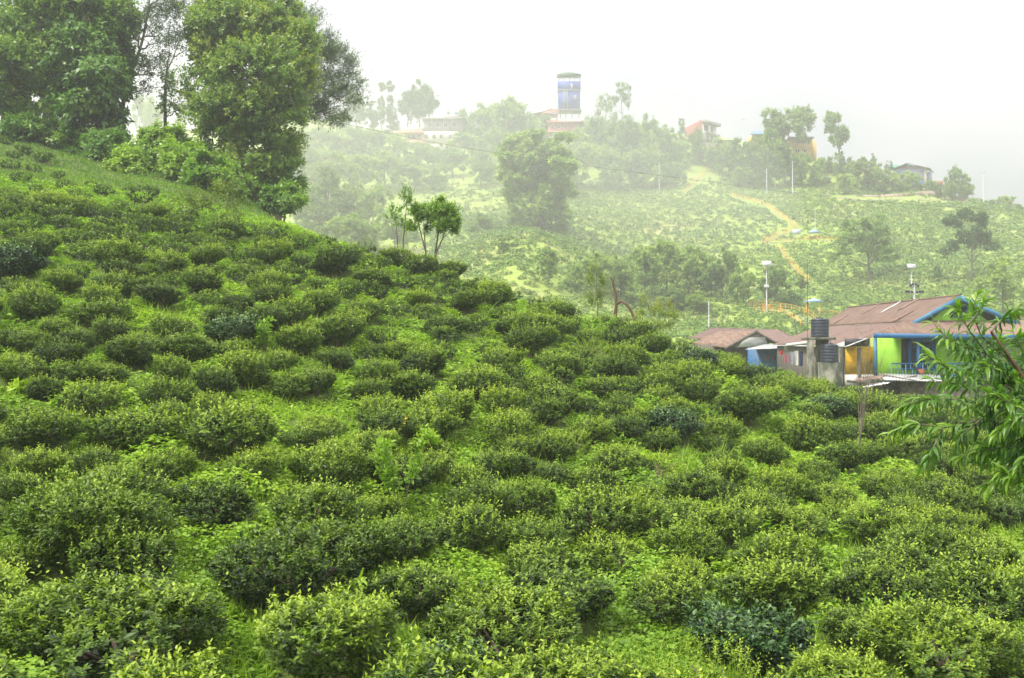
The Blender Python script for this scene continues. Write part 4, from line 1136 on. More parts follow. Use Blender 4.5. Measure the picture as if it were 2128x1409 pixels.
LOG = Geo(); LOG.tube([P(1760, 792, 50.8), P(1800, 796, 50.6)], .06, 8); tag(LOG.build("wooden_pole", M_WOOD), "old log lying below the mustard wall", "log")

# --- concrete tank stand and the two black water tanks
def tank(px, pyt, pyb, wpx, d, label):
    x = (px - CX) / FPX * d; z1 = (CY - pyt) / FPX * d; z0 = (CY - pyb) / FPX * d; R = wpx / FPX * d / 2; h = z1 - z0
    o = empty("water_tank", (x, d, z0)); tag(o, label, "water tank")
    prof = [(R * .97, 0), (R, .03 * h)]
    for k in range(5):
        a = .05 + k * .165
        prof += [(R * 1.0, (a + .0) * h), (R * 1.0, (a + .10) * h), (R * .975, (a + .115) * h), (R * .975, (a + .145) * h), (R, (a + .16) * h)]
    prof += [(R * .99, .90 * h), (R * .93, .95 * h), (R * .45, .985 * h)]
    g = Geo(); seg = 32; n = len(prof)
    a = np.linspace(0, 2 * math.pi, seg, endpoint=False)
    VV = np.concatenate([np.stack([r * np.cos(a) + x, r * np.sin(a) + d, np.full(seg, z0 + zz)], 1) for r, zz in prof])
    F = [(i * seg + k, i * seg + (k + 1) % seg, (i + 1) * seg + (k + 1) % seg, (i + 1) * seg + k) for i in range(n - 1) for k in range(seg)]
    F += [tuple(range(seg - 1, -1, -1)), tuple((n - 1) * seg + k for k in range(seg))]
    g.faces(VV, F); g.build("body", M_TANK, o)
    g = Geo(); g.tube([(x, d, z0 + h * .96), (x, d, z0 + h * 1.03)], [R * .46, R * .42], 20); g.build("lid", M_TANK, o)
    g = Geo(); g.tube([(x + R * .9, d - R * .55, z0 + h * .9), (x + R * 1.02, d - R * .6, z0 + h * .1), (x + R * 1.02, d - R * .6, z0 - .5)], .02, 6); g.build("pipe", M_PVC, o)
    return o
DT = 52.6
TS = empty("tank_stand", (16.3, DT, -3.4)); tag(TS, "mossy concrete stand of slab and pillars that carries the upper water tank", "tank stand")
g = Geo(); a, b = P(1673, 706, DT), P(1730, 701, DT); g.box((a[0], DT - .55, a[2]), (b[0], DT + .75, b[2])); g.build("slab", M_CONC, TS)
for px, dy, w in ((1679, -.5, .15), (1703, -.1, .17), (1722, .45, .14)):
    x = (px - CX) / FPX * DT; g = Geo(); g.box((x - w, DT + dy - .05, -4.3), (x + w, DT + dy + .22, a[2] - .003)); g.build("pillar", M_CONC, TS)
tank(1703.5, 661, 701, 36, DT + .1, "black ribbed plastic water tank standing up on the mossy concrete slab")
LB_ = Geo(); a, b = P(1694, 753, DT - .6), P(1749, 800, DT - .6); LB_.box((a[0] + .2, DT - .85, -4.3), (b[0], DT + .1, a[2]))
tag(LB_.build("tank_plinth", M_CONC), "low stained concrete block under the lower water tank", "plinth")
tank(1723, 714, 753, 36, DT - .42, "black ribbed plastic water tank on the low block beneath the slab")

# --- gutter pipe and washing under the eave
g = Geo(); g.tube([P(1632, 722, 58), P(1636, 717, 58), P(1688, 711, 56)], .09, 8); g.tube([P(1633, 718, 58), P(1633, 730, 58)], .11, 8); tag(g.build("gutter_pipe", M_PVC), "white plastic gutter pipe along the lean-to eave by the tank stand", "pipe")
def cloth(px, py, w, h, d, mat, label, seed):
    rs = np.random.default_rng(seed); k = d / FPX
    o = Geo(); nx, nz = 8, 8
    x = np.linspace(-w / 2, w / 2, nx) * k; zz = np.linspace(0, -h, nz) * k
    X, Z = np.meshgrid(x, zz, indexing='ij'); Yy = .04 * np.sin(X * 22 + rs.uniform(0, 6)) * (np.abs(Z) / (h * k + 1e-6)) + .01
    c = P(px, py, d)
    top = np.stack([X * (1 - .12 * np.abs(Z) / (h * k)) + c[0], Yy + d, Z + c[2]], -1); bot = top + np.array((0, .015, 0))
    F = []
    for i in range(nx - 1):
        for j in range(nz - 1):
            q = (i * nz + j, (i + 1) * nz + j, (i + 1) * nz + j + 1, i * nz + j + 1); F += [q, tuple(v + nx * nz for v in q[::-1])]
    o.faces(np.concatenate([top.reshape(-1, 3), bot.reshape(-1, 3)]), F)
    tag(o.build("hanging_cloth", mat), label, "laundry", "washing hung under the eave")
cloth(1646, 731, 9, 26, 57.5, M_CLOTH1, "grey lilac garment hung out under the lean-to eave", 1)
cloth(1655, 729, 8, 30, 57.3, M_CLOTH3, "pale garment hung next to the grey lilac one", 2)
cloth(1634, 738, 10, 16, 57.7, M_CLOTH4, "dusky pink cloth on the line below the gutter end", 3)
cloth(1624, 729, 8, 8, 58.2, M_CLOTH2, "red cloth under the eave at the blue wall's corner", 4)
cloth(1665, 731, 8, 30, 57.2, M_CLOTH5, "dark navy garment on the line nearest the tank stand", 5)

# --- low house to the left: hipped brown roof, white boarded gable, blue wall
LH = empty("low_brown_roofed_house", (21, 84, -4)); tag(LH, "low house with a dull brown hipped roof, white boarded gable and a blue wall", "house")
r0, r1 = P(1479, 681, 92), P(1618, 685, 92)
e = [P(1430, 703, 88), P(1660, 713, 86), P(1665, 706, 97), P(1450, 700, 97)]
roof(LH, (e[0], e[1], r1, r0), M_RUST3, nv=5)
roof(LH, (e[3], e[2], r1, r0), M_RUST3, nv=3)
g = Geo(); g.slab([e[3], e[0], r0 + np.array((0, 0, .01)), r0 + np.array((.02, .3, .01))], .02); g.build("roof_hip", M_RUST3, LH)
g = Geo(); g.slab([e[1], e[2], r1 + np.array((.02, .3, .01)), r1 + np.array((0, 0, .01))], .02); g.build("roof_hip", M_RUST3, LH)
ap = P(1573, 686, 82); ab = P(1496, 689, 88)
gl, gr = P(1506, 722, 82), P(1618, 715, 82); gbl = P(1432, 714, 88); gbr = P(1560, 708, 88)
roof(LH, (gl, gbl, ab, ap), M_RUST2, name="gable_roof", nv=4)
roof(LH, (gr, gbr, ab, ap), M_RUST3, name="gable_roof", nv=4)
g = Geo(); yb = 82.1
g.hexa([(gl[0] + .5, yb, gl[2]), (gr[0] - .4, yb, gr[2] - .3), (gr[0] - .4, yb + .15, gr[2] - .3), (gl[0] + .5, yb + .15, gl[2])], [(ap[0] - .05, yb, ap[2] - .22), (ap[0] + .05, yb, ap[2] - .22), (ap[0] + .05, yb + .15, ap[2] - .22), (ap[0] - .05, yb + .15, ap[2] - .22)]); g.build("gable_wall", M_WOOD, LH)
g = Geo(); a, b, c, d = P(1533, 722, yb - .03), P(1596, 718, yb - .03), P(1590, 700, yb - .03), P(1548, 702, yb - .03)
g.hexa([a, b, b + np.array((0, .02, 0)), a + np.array((0, .02, 0))], [d, c, c + np.array((0, .02, 0)), d + np.array((0, .02, 0))]); g.build("white_siding", M_SIDING, LH)
for A, B in ((ap, gl), (ap, gr)):
    g = Geo(); g.hexa([(A[0], 81.85, A[2] - .2), (B[0], 81.85, B[2] - .2), (B[0], 81.95, B[2] - .2), (A[0], 81.95, A[2] - .2)], [(A[0], 81.85, A[2]), (B[0], 81.85, B[2]), (B[0], 81.95, B[2]), (A[0], 81.95, A[2])]); g.build("barge_board", M_WOOD, LH)
g = Geo(); a, b = P(1555, 722, 79), P(1668, 722, 79); g.box((a[0], 79, -4.5), (b[0], 79.2, a[2])); g.build("blue_wall", M_BLUE, LH)
g = Geo(); g.box((P(1440, 722, 84)[0], 84, -4.5), (P(1660, 722, 84)[0], 84.2, P(1600, 716, 84)[2])); g.build("wall", M_WOOD, LH)
roof(LH, (P(1548, 726, 77.5), P(1690, 722, 77.5), P(1690, 712, 80.5), P(1590, 716, 80.5)), M_ZINC, name="eave_sheet", nv=2)
for px in (1593, 1613):
    a, b = P(px - 7, 751, 79), P(px + 7, 737, 79); window(LH, a[0], b[0], a[2], b[2], 78.99, M_BLUEL, M_CLOTH4 if px == 1593 else M_GLASS, 2, .06)

# ------------------------------------------------------------------ far hill: buildings
M_FBLUE = solid("tower_blue_panel", (.03, .075, .42), .5, (.02, .05, .30), .6)
M_FGREY = solid("weathered_render", (.42, .40, .37), .9, (.24, .23, .21), .5)
M_FPINK = solid("pink_render", (.62, .25, .22), .85, (.48, .18, .16), .5)
M_FWHITE = solid("white_render", (.72, .68, .64), .85, (.50, .45, .41), .4)
M_FPEACH = solid("peach_render", (.75, .44, .28), .8, (.62, .34, .20), .5)
M_FBRICK = solid("red_brick", (.36, .13, .10), .9, (.26, .09, .07), 1.2)
M_FYEL = solid("yellow_render", (.80, .52, .17), .85, (.66, .40, .12), .5)
M_FBROOF = solid("blue_roof_sheet", (.10, .24, .52), .5, (.07, .16, .38), .5)
M_FLILAC = solid("lilac_render", (.40, .44, .62), .8, (.30, .33, .48), .4)
M_FGREEN = solid("green_roof_sheet", (.09, .18, .11), .8, (.06, .13, .08), .5)
M_FROOF = solid("dull_red_roof", (.40, .17, .10), .8, (.26, .12, .08), .5)
M_FSLATE = solid("grey_roof_sheet", (.22, .22, .22), .7, (.14, .14, .14), .5)
M_RAILY = solid("yellow_railing_paint", (.72, .38, .02), .55, (.58, .28, .02), 2)
M_DIRT = solid("earth_path", (.30, .29, .14), .95, (.25, .28, .11), 1.5, .2)
M_POLE = solid("galvanised_pole", (.46, .47, .48), .6, (.32, .32, .32), 2)
M_PANEL = solid("pale_panel", (.72, .74, .76), .35, (.60, .62, .64), .8)
M_WIRE = solid("wire", (.02, .02, .02), .6)

def fb(px, pyb, d):
    """Foot of a far building: pixel of its base line at depth d."""
    return P(px, pyb, d)
def fbox(parent, name, pxl, pxr, pyt, pyb, d, dep, mat, skew=0.):
    """A box whose front spans these photograph pixels at depth d and goes back dep metres."""
    a, b = P(pxl, pyb, d), P(pxr, pyt, d)
    g = Geo(); g.hexa([(a[0], d, a[2]), (b[0], d + skew, a[2]), (b[0], d + dep + skew, a[2]), (a[0], d + dep, a[2])], [(a[0], d, b[2]), (b[0], d + skew, b[2]), (b[0], d + dep + skew, b[2]), (a[0], d + dep, b[2])])
    return g.build(name, mat, parent)
def fwin(parent, pxl, pxr, pyt, pyb, d, mat=None, frame=None):
    a, b = P(pxl, pyb, d), P(pxr, pyt, d)
    return window(parent, a[0], b[0], a[2], b[2], d, frame or M_FWHITE, mat or M_DARKIN, 2, .16, depth=.14)

# blue lookout tower
D = 345.
TW = empty("lookout_tower", P(1183, 243, D)); tag(TW, "tall blue-clad lookout tower on stilts with a hipped cap, highest on the ridge", "tower")
fbox(TW, "lower_storeys", 1161, 1205.5, 187, 226, D, 4.6, M_FBLUE)
fbox(TW, "upper_storey", 1160, 1206.5, 169, 186.8, D - .1, 4.8, M_FBLUE)
fbox(TW, "floor_band", 1159.5, 1207, 185.8, 187.4, D - .25, 5.1, M_FGREY)
for a, b in ((1171, 1172), (1178.5, 1180)): fbox(TW, "grey_rib", a, b, 187.6, 226, D - .2, .19, M_FGREY)
fbox(TW, "grey_bay", 1172.2, 1178.3, 190, 226, D - .12, .11, solid("blue_grey_panel", (.14, .17, .34), .6))
fwin(TW, 1186, 1190, 174, 184, D - .12, M_FWHITE); fwin(TW, 1193, 1197, 198, 206, D - .02)
fbox(TW, "pale_strip", 1190, 1204, 203.8, 204.8, D - .2, .18, M_FGREY)
fbox(TW, "floor_plate", 1158, 1209, 226, 229, D - .8, 6.2, M_FSLATE)
for px in (1164, 1175, 1188, 1202):
    for dd in (.3, 4.2): fbox(TW, "stilt", px, px + 1.6, 229, 246, D + dd, .3, M_FGREY)
for px in (1161, 1171, 1183, 1194, 1204): fbox(TW, "gallery_post", px, px + 1.2, 154, 169, D + .2, .3, M_FGREY)
for px in (1161, 1204): fbox(TW, "gallery_post", px, px + 1.2, 154, 169, D + 4.2, .3, M_FGREY)
g = Geo(); a = P(1158.5, 154.5, D - .3); b = P(1208, 154.5, D - .3); c = P(1183, 145, D); y0, y1 = D - .3, D + 5.0; ym = D + 2.3
g.faces([(a[0], y0, a[2]), (b[0], y0, a[2]), (b[0], y1, a[2]), (a[0], y1, a[2]), (c[0], ym, c[2])], [(0, 1, 4), (1, 2, 4), (2, 3, 4), (3, 0, 4), (3, 2, 1, 0)]); g.build("roof", M_FGREEN, TW)

# low orange-roofed hall by the tower
HL = empty("orange_roofed_hall", P(1130, 246, 338)); tag(HL, "low hall with a pale and orange roof beside the foot of the blue tower", "building")
fbox(HL, "wall", 1104, 1160, 236, 250, 340, 8, M_FWHITE)
g = Geo(); g.slab([P(1096, 236, 338), P(1162, 233, 338), P(1164, 226, 348), P(1140, 227, 348)], .2); g.build("roof", M_FROOF, HL)
g = Geo(); g.slab([P(1096, 234.5, 337.9), P(1122, 232.5, 337.9), P(1148, 225, 347), P(1140, 226, 347)], .15); g.build("roof_sheet", M_PANEL, HL)

# pink house
D = 325.
PK = empty("pink_house", P(1174, 292, D)); tag(PK, "two-storey pink house with flat roof half hidden by the dark trees below the tower", "house")
fbox(PK, "wall", 1139, 1206, 254, 292, D, 9, M_FPINK)
fbox(PK, "roof_slab", 1136, 1212, 251.5, 253.9, D - 1.2, 11, M_FPINK); fbox(PK, "balcony_slab", 1137, 1176, 272, 274, D - 1.2, 1.19, M_FPEACH)
for p in (1146, 1158, 1172): fwin(PK, p, p + 7, 258, 267, D)
fwin(PK, 1150, 1160, 277, 284, D); fbox(PK, "balcony_rail", 1141, 1160, 284, 288, D - .9, .15, M_FWHITE)
fbox(PK, "roof_tank", 1146, 1158, 246, 251.4, D + 2, 2, M_FWHITE)

# pale house with balconies
D = 322.
WH = empty("balconied_house", P(880, 305, D)); tag(WH, "weathered white house with peach balcony bands stepping down the misty hillside", "house")
fbox(WH, "lower_wall", 893, 925, 300, 318, D, 9, M_FWHITE)
fbox(WH, "middle_wall", 842, 952, 273, 299.9, D, 10, M_FWHITE)
fbox(WH, "upper_wall", 880, 962, 247, 272.9, D + 3, 9, M_FGREY)
fbox(WH, "roof_slab", 876, 968, 244, 246.9, D + 2, 11, M_FGREY); fbox(WH, "parapet", 922, 952, 238, 243.9, D + 4, 6, M_FWHITE)
fbox(WH, "balcony_band", 840, 882, 292, 297, D - 1.2, 1.19, M_FPEACH); fbox(WH, "terrace_band", 816, 880, 272, 277, D - 1.4, 1.39, M_FPEACH)
fbox(WH, "terrace_top", 838, 878, 264, 271.9, D + 1, 5, M_FWHITE)
for p in (846, 856, 866, 882, 898, 913, 932): fwin(WH, p, p + 8, 279, 289, D)
for p in (890, 906, 922, 940): fwin(WH, p, p + 8, 254, 265, D + 3)
fwin(WH, 903, 913, 304, 311, D); fbox(WH, "blue_tank", 944, 951, 232, 237.9, D + 5, 2, M_FBROOF)

# brick building on the ridge
D = 335.
BB = empty("brick_building", P(1455, 292, D)); tag(BB, "tall building with bare red brick side and pale balconied front on the ridge", "building")
a = P(1460, 290, D)
z0, z1 = a[2], P(1460, 248, D)[2]
g = Geo(); xA, xB, xC = P(1424, 0, D + 10)[0], P(1459, 0, D)[0], P(1488, 0, D + 6)[0]
g.hexa([(xA, D + 11, z0), (xB, D, z0), (xC, D + 6, z0), (xC - 4, D + 15, z0)], [(xA, D + 11, z1 - .6), (xB, D, z1), (xC, D + 6, z1), (xC - 4, D + 15, z1)]); g.build("brick_wall", M_FBRICK, BB)
def bbface(name, t0, t1, pt, pb, mat, out):
    p0 = np.array((xB, D)); p1 = np.array((xC, D + 6.0)); n_ = np.array((p1[1] - p0[1], -(p1[0] - p0[0]))); n_ /= np.linalg.norm(n_)
    q0, q1 = p0 + (p1 - p0) * t0, p0 + (p1 - p0) * t1; zt, zb = P(0, pt, D)[2], P(0, pb, D)[2]
    g = Geo(); c = [q0 + n_ * out, q1 + n_ * out, q1 + n_ * .01, q0 + n_ * .01]
    g.hexa([(v[0], v[1], zb) for v in c], [(v[0], v[1], zt) for v in c]); return g.build(name, mat, BB)
bbface("front_wall", 0, 1, 256, 290, M_FWHITE, .12); bbface("parapet", -.02, 1.1, 249, 255.8, M_FGREY, 1.4); bbface("balcony", 0.25, 1.1, 273, 277, M_FGREY, 1.2)
for t0, t1, p0, p1 in ((.12, .4, 259, 270), (.62, .74, 258, 272), (.3, .45, 279, 288), (.62, .74, 278, 289)):
    w = bbface("window", t0, t1, p0, p1, M_DARKIN, .2)
SD = empty("white_shed_row", P(1500, 300, 328)); tag(SD, "row of low white sheds with dark flat roofs right of the brick building", "shed")
fbox(SD, "wall", 1468, 1496, 294, 306, 328, 6, M_FWHITE); fbox(SD, "wall", 1510, 1531, 293, 304, 328, 6, M_FWHITE); fbox(SD, "roof", 1465, 1534, 290.5, 292.9, 327.5, 8, M_FSLATE); fbox(SD, "lower_wall", 1470, 1500, 306.2, 316, 327, 5, M_FBRICK)

# yellow building
D = 330.
YB = empty("yellow_building", P(1665, 322, D)); tag(YB, "yellow two-storey building with a dark flat roof and rooftop tanks behind the twin-headed tree", "building")
fbox(YB, "wall", 1646, 1685, 287, 326, D, 10, M_FYEL, 0); g = Geo()
xB, xC = P(1685, 0, D)[0], P(1697, 0, D + 8)[0]; zt, zb = P(0, 287, D)[2], P(0, 326, D)[2]
g.hexa([(xB + .002, D, zb), (xC, D + 8, zb), (xC - 1, D + 12, zb), (xB + .002, D + 10, zb)], [(xB + .002, D, zt), (xC, D + 8, zt), (xC - 1, D + 12, zt), (xB + .002, D + 10, zt)]); g.build("side_wall", M_FYEL, YB)
fbox(YB, "roof_slab", 1640, 1692, 284, 286.8, D - 1, 12, M_FSLATE, 0); fbox(YB, "storey_band", 1644, 1690, 304, 305.5, D - .5, .49, M_FYEL)
for p in (1652, 1665): fwin(YB, p, p + 11, 290, 298, D); fwin(YB, p, p + 10, 309, 317, D)
fwin(YB, 1678, 1683, 290, 300, D)
fbox(YB, "wing_wall", 1610, 1645.5, 300, 326, D + 2, 8, M_FYEL); fwin(YB, 1616, 1626, 308, 318, D + 2)
for p, m_, nm in ((1656, M_FBROOF, "blue"), (1668, M_TANK, "black")):
    g = Geo(); a, b = P(p, 283.6, D + 3), P(p + 7, 275, D + 3); c = (a[0] + b[0]) / 2; r = (b[0] - a[0]) / 2
    g.tube([(c, D + 3, a[2]), (c, D + 3, b[2] - .15), (c, D + 3, b[2])], [r, r, r * .7], 14); tag(g.build("rooftop_tank", m_), nm + " round water tank on the yellow building's flat roof", "water tank")
BR_ = empty("blue_roofed_house", P(1580, 285, 340)); tag(BR_, "yellowish house showing only its light blue roof above the trees, left of the twin-headed tree", "house")
fbox(BR_, "wall", 1564, 1600, 278, 292, 340, 8, M_FYEL); g = Geo(); g.slab([P(1558, 279, 338.5), P(1604, 277, 338.5), P(1600, 271, 346), P(1568, 272, 346)], .2); g.build("roof", M_FBROOF, BR_)

# lilac house on the right of the ridge
D = 320.
LL = empty("lilac_house", P(1900, 384, D)); tag(LL, "pale lilac house with a wide low gable roof on the right end of the ridge", "house")
fbox(LL, "wall", 1862, 1924, 351, 386, D, 12, M_FLILAC)
fbox(LL, "blue_base", 1858, 1920, 376.5, 386, D - .4, .39, M_FBROOF)
fbox(LL, "corner_post", 1921, 1926, 349, 388, D - .3, .5, M_FWHITE)
g = Geo(); a, b, c = P(1858, 350.5, D - .1), P(1926, 350.5, D - .1), P(1884, 341, D - .1)
g.faces([a, b, c, a + np.array((0, .3, 0)), b + np.array((0, .3, 0)), c + np.array((0, .3, 0))], [(0, 1, 2), (5, 4, 3), (0, 3, 4, 1), (1, 4, 5, 2), (2, 5, 3, 0)]); g.build("gable_wall", M_FSLATE, LL)
g = Geo(); g.slab([P(1873, 343.5, D - .2), P(1886, 343.5, D - .2), P(1884, 340.5, D - .15), P(1880, 341.5, D - .15)], .4); g.build("gable_trim", M_FBROOF, LL)
fbox(LL, "red_band", 1862, 1922, 347.5, 350, D - .35, .2, M_FROOF)
top0, top1 = P(1884, 338.5, D - 1), P(1890, 338.5, D + 13)
for q in ((P(1852, 351, D - 1.2), top0, top1, P(1862, 350, D + 13)), (top0, P(1933, 349, D - 1.2), P(1941, 358, D + 13), top1)):
    g = Geo(); g.slab(q, .25); g.build("roof", M_FSLATE, LL)
fbox(LL, "side_room", 1926.3, 1937, 357, 380, D + 5, 6, M_FLILAC); fbox(LL, "step_wall", 1926, 1945, 382, 388, D + 1, 3, M_FWHITE)
g = Geo(); a = P(1860, 343, D + 3); g.tube([a - UP * 1.6, a, a + UP * .1], [.9, .9, .5], 12); tag(g.build("green_tank", solid("teal_plastic", (.08, .40, .28), .5)), "teal water tank on a stand at the lilac house's left corner", "water tank")
BWK = empty("brick_garden_wall", P(1850, 395, 312)); tag(BWK, "low red brick garden wall among shrubs below the lilac house", "wall")
fbox(BWK, "wall", 1768, 1866, 376, 388, 312, .4, M_FBRICK); fbox(BWK, "wall_section", 1944, 1964, 376, 388, 314, .4, M_FBRICK); fbox(BWK, "pillar", 1961, 1964, 375, 390, 313.7, .29, M_FWHITE)
RH = empty("red_hut", P(1718, 380, 318)); tag(RH, "tiny red hut with a blue pointed roof beside the tall thin tree", "hut")
fbox(RH, "wall", 1708, 1726, 370, 386, 318, 3.5, M_FBRICK)
g = Geo(); a, b, c = P(1704, 371, 317), P(1729, 371, 317), P(1716, 364, 319)
g.faces([(a[0], 317, a[2]), (b[0], 317, a[2]), (b[0], 322.5, a[2]), (a[0], 322.5, a[2]), (c[0], 319.5, c[2])], [(0, 1, 4), (1, 2, 4), (2, 3, 4), (3, 0, 4), (3, 2, 1, 0)]); g.build("roof", M_FBROOF, RH)

# gazebos
def gazebo(px, pyr, pye, pyb, wpx, label, seat=True):
    h = far_hit(px, pyb, 200, 90); D = h[1]
    o = empty("gazebo", h); tag(o, label, "gazebo")
    a, b, c = P(px - wpx / 2, pye, D), P(px + wpx / 2, pye, D), P(px, pyr, D); w = b[0] - a[0]
    g = Geo(); y0, y1 = D - w * .4, D + w * .4; xm = (a[0] + b[0]) / 2; n_ = 8
    ring = [(xm + w / 2 * math.cos(t) * 1.0, D + w * .42 * math.sin(t), a[2]) for t in np.arange(n_) * math.pi / 4 + math.pi / 8]
    g.faces(ring + [(xm, D, c[2]), (xm, D, a[2] + .05)], [(k, (k + 1) % n_, n_) for k in range(n_)] + [((k + 1) % n_, k, n_ + 1) for k in range(n_)]); g.build("roof", M_FBROOF if False else solid("sky_blue_roof", (.38, .58, .78), .5, (.28, .46, .66), .6), o)
    for k in range(0, n_, 2):
        x, y, z = ring[k]; x = xm + (x - xm) * .8; y = D + (y - D) * .8
        g = Geo(); g.tube([(x, y, float(H(x, y)) - .3), (x, y, z + .05)], .07, 6); g.build("post", M_RAILY, o)
    if seat:
        g = Geo(); g.box((xm - w * .3, D + .2, h[2] + .3), (xm + w * .3, D + .7, h[2] + .75)); g.build("bench", M_FGREY, o)
gazebo(1691, 619.5, 627.5, 655, 47, "pale blue roofed open gazebo on yellow posts just above the tank roof")
gazebo(1691, 476, 484, 497, 31, "smaller blue roofed gazebo up the hill by the zigzag stair")

# earth paths with yellow railings
def path_and_rail(pts, w, label, rail_label, sides=(1,), path=True, hgt=1.0, rail=True):
    W = []
    for (x0, y0), (x1, y1) in zip(pts[:-1], pts[1:]):
        n_ = max(2, int(math.hypot(x1 - x0, y1 - y0) / 5))
        for k in range(n_): W.append((x0 + (x1 - x0) * k / n_, y0 + (y1 - y0) * k / n_))
    W.append(pts[-1])
    Q = np.array([far_hit(a, b, 300, 100) for a, b in W])
    d = np.gradient(Q, axis=0); s = np.stack([d[:, 1], -d[:, 0]], 1); s /= np.linalg.norm(s, axis=1)[:, None] + 1e-9
    if path:
        Lx, Rx = Q[:, :2] - s * w / 2, Q[:, :2] + s * w / 2
        cols = [Lx * (1 - t) + Rx * t for t in (0, .5, 1)]
        zc = H(Q[:, 0], Q[:, 1]); V_ = []
        for cc in cols: V_.append(np.column_stack([cc, np.maximum(H(cc[:, 0], cc[:, 1]), zc - .25) + .07]))
        V_ = np.stack(V_, 1); n_ = len(Q); top = V_.reshape(-1, 3); bot = top - np.array((0, 0, .6))
        F = []
        for i in range(n_ - 1):
            for j in range(2): F.append((i*3+j, i*3+j+1, (i+1)*3+j+1, (i+1)*3+j))
            F.append((i*3, (i+1)*3, (i+1)*3 + 3*n_, i*3 + 3*n_)); F.append((i*3+2, i*3+2 + 3*n_, (i+1)*3+2 + 3*n_, (i+1)*3+2))
        g = Geo(); g.faces(np.concatenate([top, bot]), F); tag(g.build("path", M_DIRT), label, "path", kind="structure")
    if not rail: return
    for sd in sides:
        o = empty("path_railing", Q[0]); tag(o, rail_label if len(sides) == 1 else rail_label + (", uphill side" if sd > 0 else ", downhill side"), "railing", "yellow railings along the hill paths")
        E = np.column_stack([Q[:, :2] + s * sd * w * .55, np.zeros(len(Q))]); E[:, 2] = H(E[:, 0], E[:, 1])
        for e in E[::2]:
            g = Geo(); g.bar(e - UP * .3, e + UP * hgt, .045, 4); g.build("post", M_RAILY, o)
        g = Geo(); g.tube(E + UP * hgt, .035, 4); g.tube(E + UP * hgt * .55, .04, 4); g.build("rails", M_RAILY, o)
path_and_rail([(1472,352),(1450,372),(1420,404)], .8, "earth stair path climbing to the brick building", "yellow railing of the stair below the brick building", (1, -1))
path_and_rail([(1518,408),(1560,418),(1600,432),(1620,448),(1642,463),(1656,474)], .7, "earth path running down the hill in a curve", "yellow railing of the curved path above the upper gazebo", (1, -1))
path_and_rail([(1656,477),(1622,489),(1586,505)], .7, "earth path of the zigzag's middle leg", "yellow railing of the zigzag's middle leg", (1, -1))
path_and_rail([(1586,505),(1640,503),(1700,498),(1745,502)], .7, "level earth path past the upper gazebo", "yellow railing of the level path past the upper gazebo", (1,))
path_and_rail([(1620,515),(1636,540),(1652,558),(1664,575),(1680,588)], .8, "earth path of the zigzag's lowest leg", "yellow railing of the zigzag's lowest leg", (1, -1))
path_and_rail([(1562,643),(1600,645),(1640,652),(1668,664),(1682,676)], 2.4, "pale earth path rounding the lower gazebo's terrace", "yellow railing round the terrace left of the lower gazebo", (1, -1), hgt=1.1)
path_and_rail([(1700,655),(1745,658),(1790,662)], 1.5, "", "yellow railing right of the lower gazebo", (1,), path=False)
path_and_rail([(1740,411),(1800,416),(1870,414),(1940,415),(2010,417)], 2.4, "bare reddish earth track along the terrace below the lilac house", "", (), rail=False)
path_and_rail([(1736,388),(1722,402),(1708,414)], 2.5, "short earth track dropping from the red hut", "", (), rail=False)
# retaining bank of piled stones above the track
g = Geo(); Q = np.array([far_hit(a, b, 300, 100) for a, b in [(1780,409),(1830,410),(1880,408),(1920,409),(1960,410),(2014,413)]]); HH = [.6, .8, 1.0, 1.8, 2.4, 1.8]
for k in range(len(Q) - 1):
    p, q = Q[k], Q[k + 1]; o_ = np.array((0, 1.2, 0)); g.hexa([p - UP, q - UP, q + o_ - UP, p + o_ - UP], [p + UP * HH[k] + o_ * .5, q + UP * HH[k + 1] + o_ * .5, q + UP * HH[k + 1] + o_, p + UP * HH[k] + o_])
tag(g.build("stone_bank", solid("reddish_rubble", (.42, .30, .24), .95, (.26, .19, .15), 1.6, .5)), "low reddish stone retaining bank along the terrace below the lilac house", "retaining wall")

# poles, lamps and signs on the far hill
def pole(px, pyt, pyb, label, name="utility_pole", wpx=1.6, arm=0, d=None, cat="pole", group="thin poles on the far hill", lean=0):
    h = far_hit(px, pyb, 300, 100) if d is None else np.array((*P(px, pyb, d)[:2], P(px, pyb, d)[2]))
    D = h[1]; k = D / FPX; t = P(px + lean, pyt, D)
    o = empty(name, h); tag(o, label, "post" if name == "wooden_post" else "pole" if cat == "antenna" else cat, group)
    g = Geo(); g.tube([h - UP * .5, t], [wpx * k / 2 * 1.15, wpx * k / 2 * .75], 8); g.build("pole", M_DARKIN if cat == 'antenna' else M_POLE, o)
    if arm:
        g = Geo(); g.bar(t + np.array((-arm * k, 0, -.3)), t + np.array((arm * k, 0, -.3)), wpx * k * .35); g.build("crossarm", M_POLE, o)
        for q in (-arm, 0, arm):
            a = t + np.array((q * k, 0, -.3)); g = Geo(); g.tube([a, a + UP * .35], [.08, .05], 6); g.build("insulator", M_TANK, o)
    return o, h, t
pole(748, 341, 404, "thin pale pole in the misty trees, leftmost on the far hill", arm=2.5)
pole(1050, 293, 346, "thin pale pole left of the great rounded tree")
pole(1370, 336, 400, "thin pale pole below the bamboo thicket", arm=2)
pole(1593, 350, 404, "shorter thin pole of the pair under the yellow building", arm=0)
pole(1647, 335, 406, "taller thin pole of the pair under the yellow building", arm=3)
pole(2045, 357, 414, "dark-topped pole alone on the right skyline", wpx=2.2, arm=4, lean=-3)
pole(1694, 433, 497, "slim pole standing right at the upper gazebo", wpx=1.4)
pole(1473, 626, 690, "grey pole behind the low brown roof", wpx=2.2, arm=0, d=None)
pole(1545, 247, 300, "skeletal mast between the white sheds and the blue roof", wpx=1, arm=4, d=332)
pole(1129, 194, 240, "faint antenna mast left of the blue tower", wpx=1, arm=5, d=340)
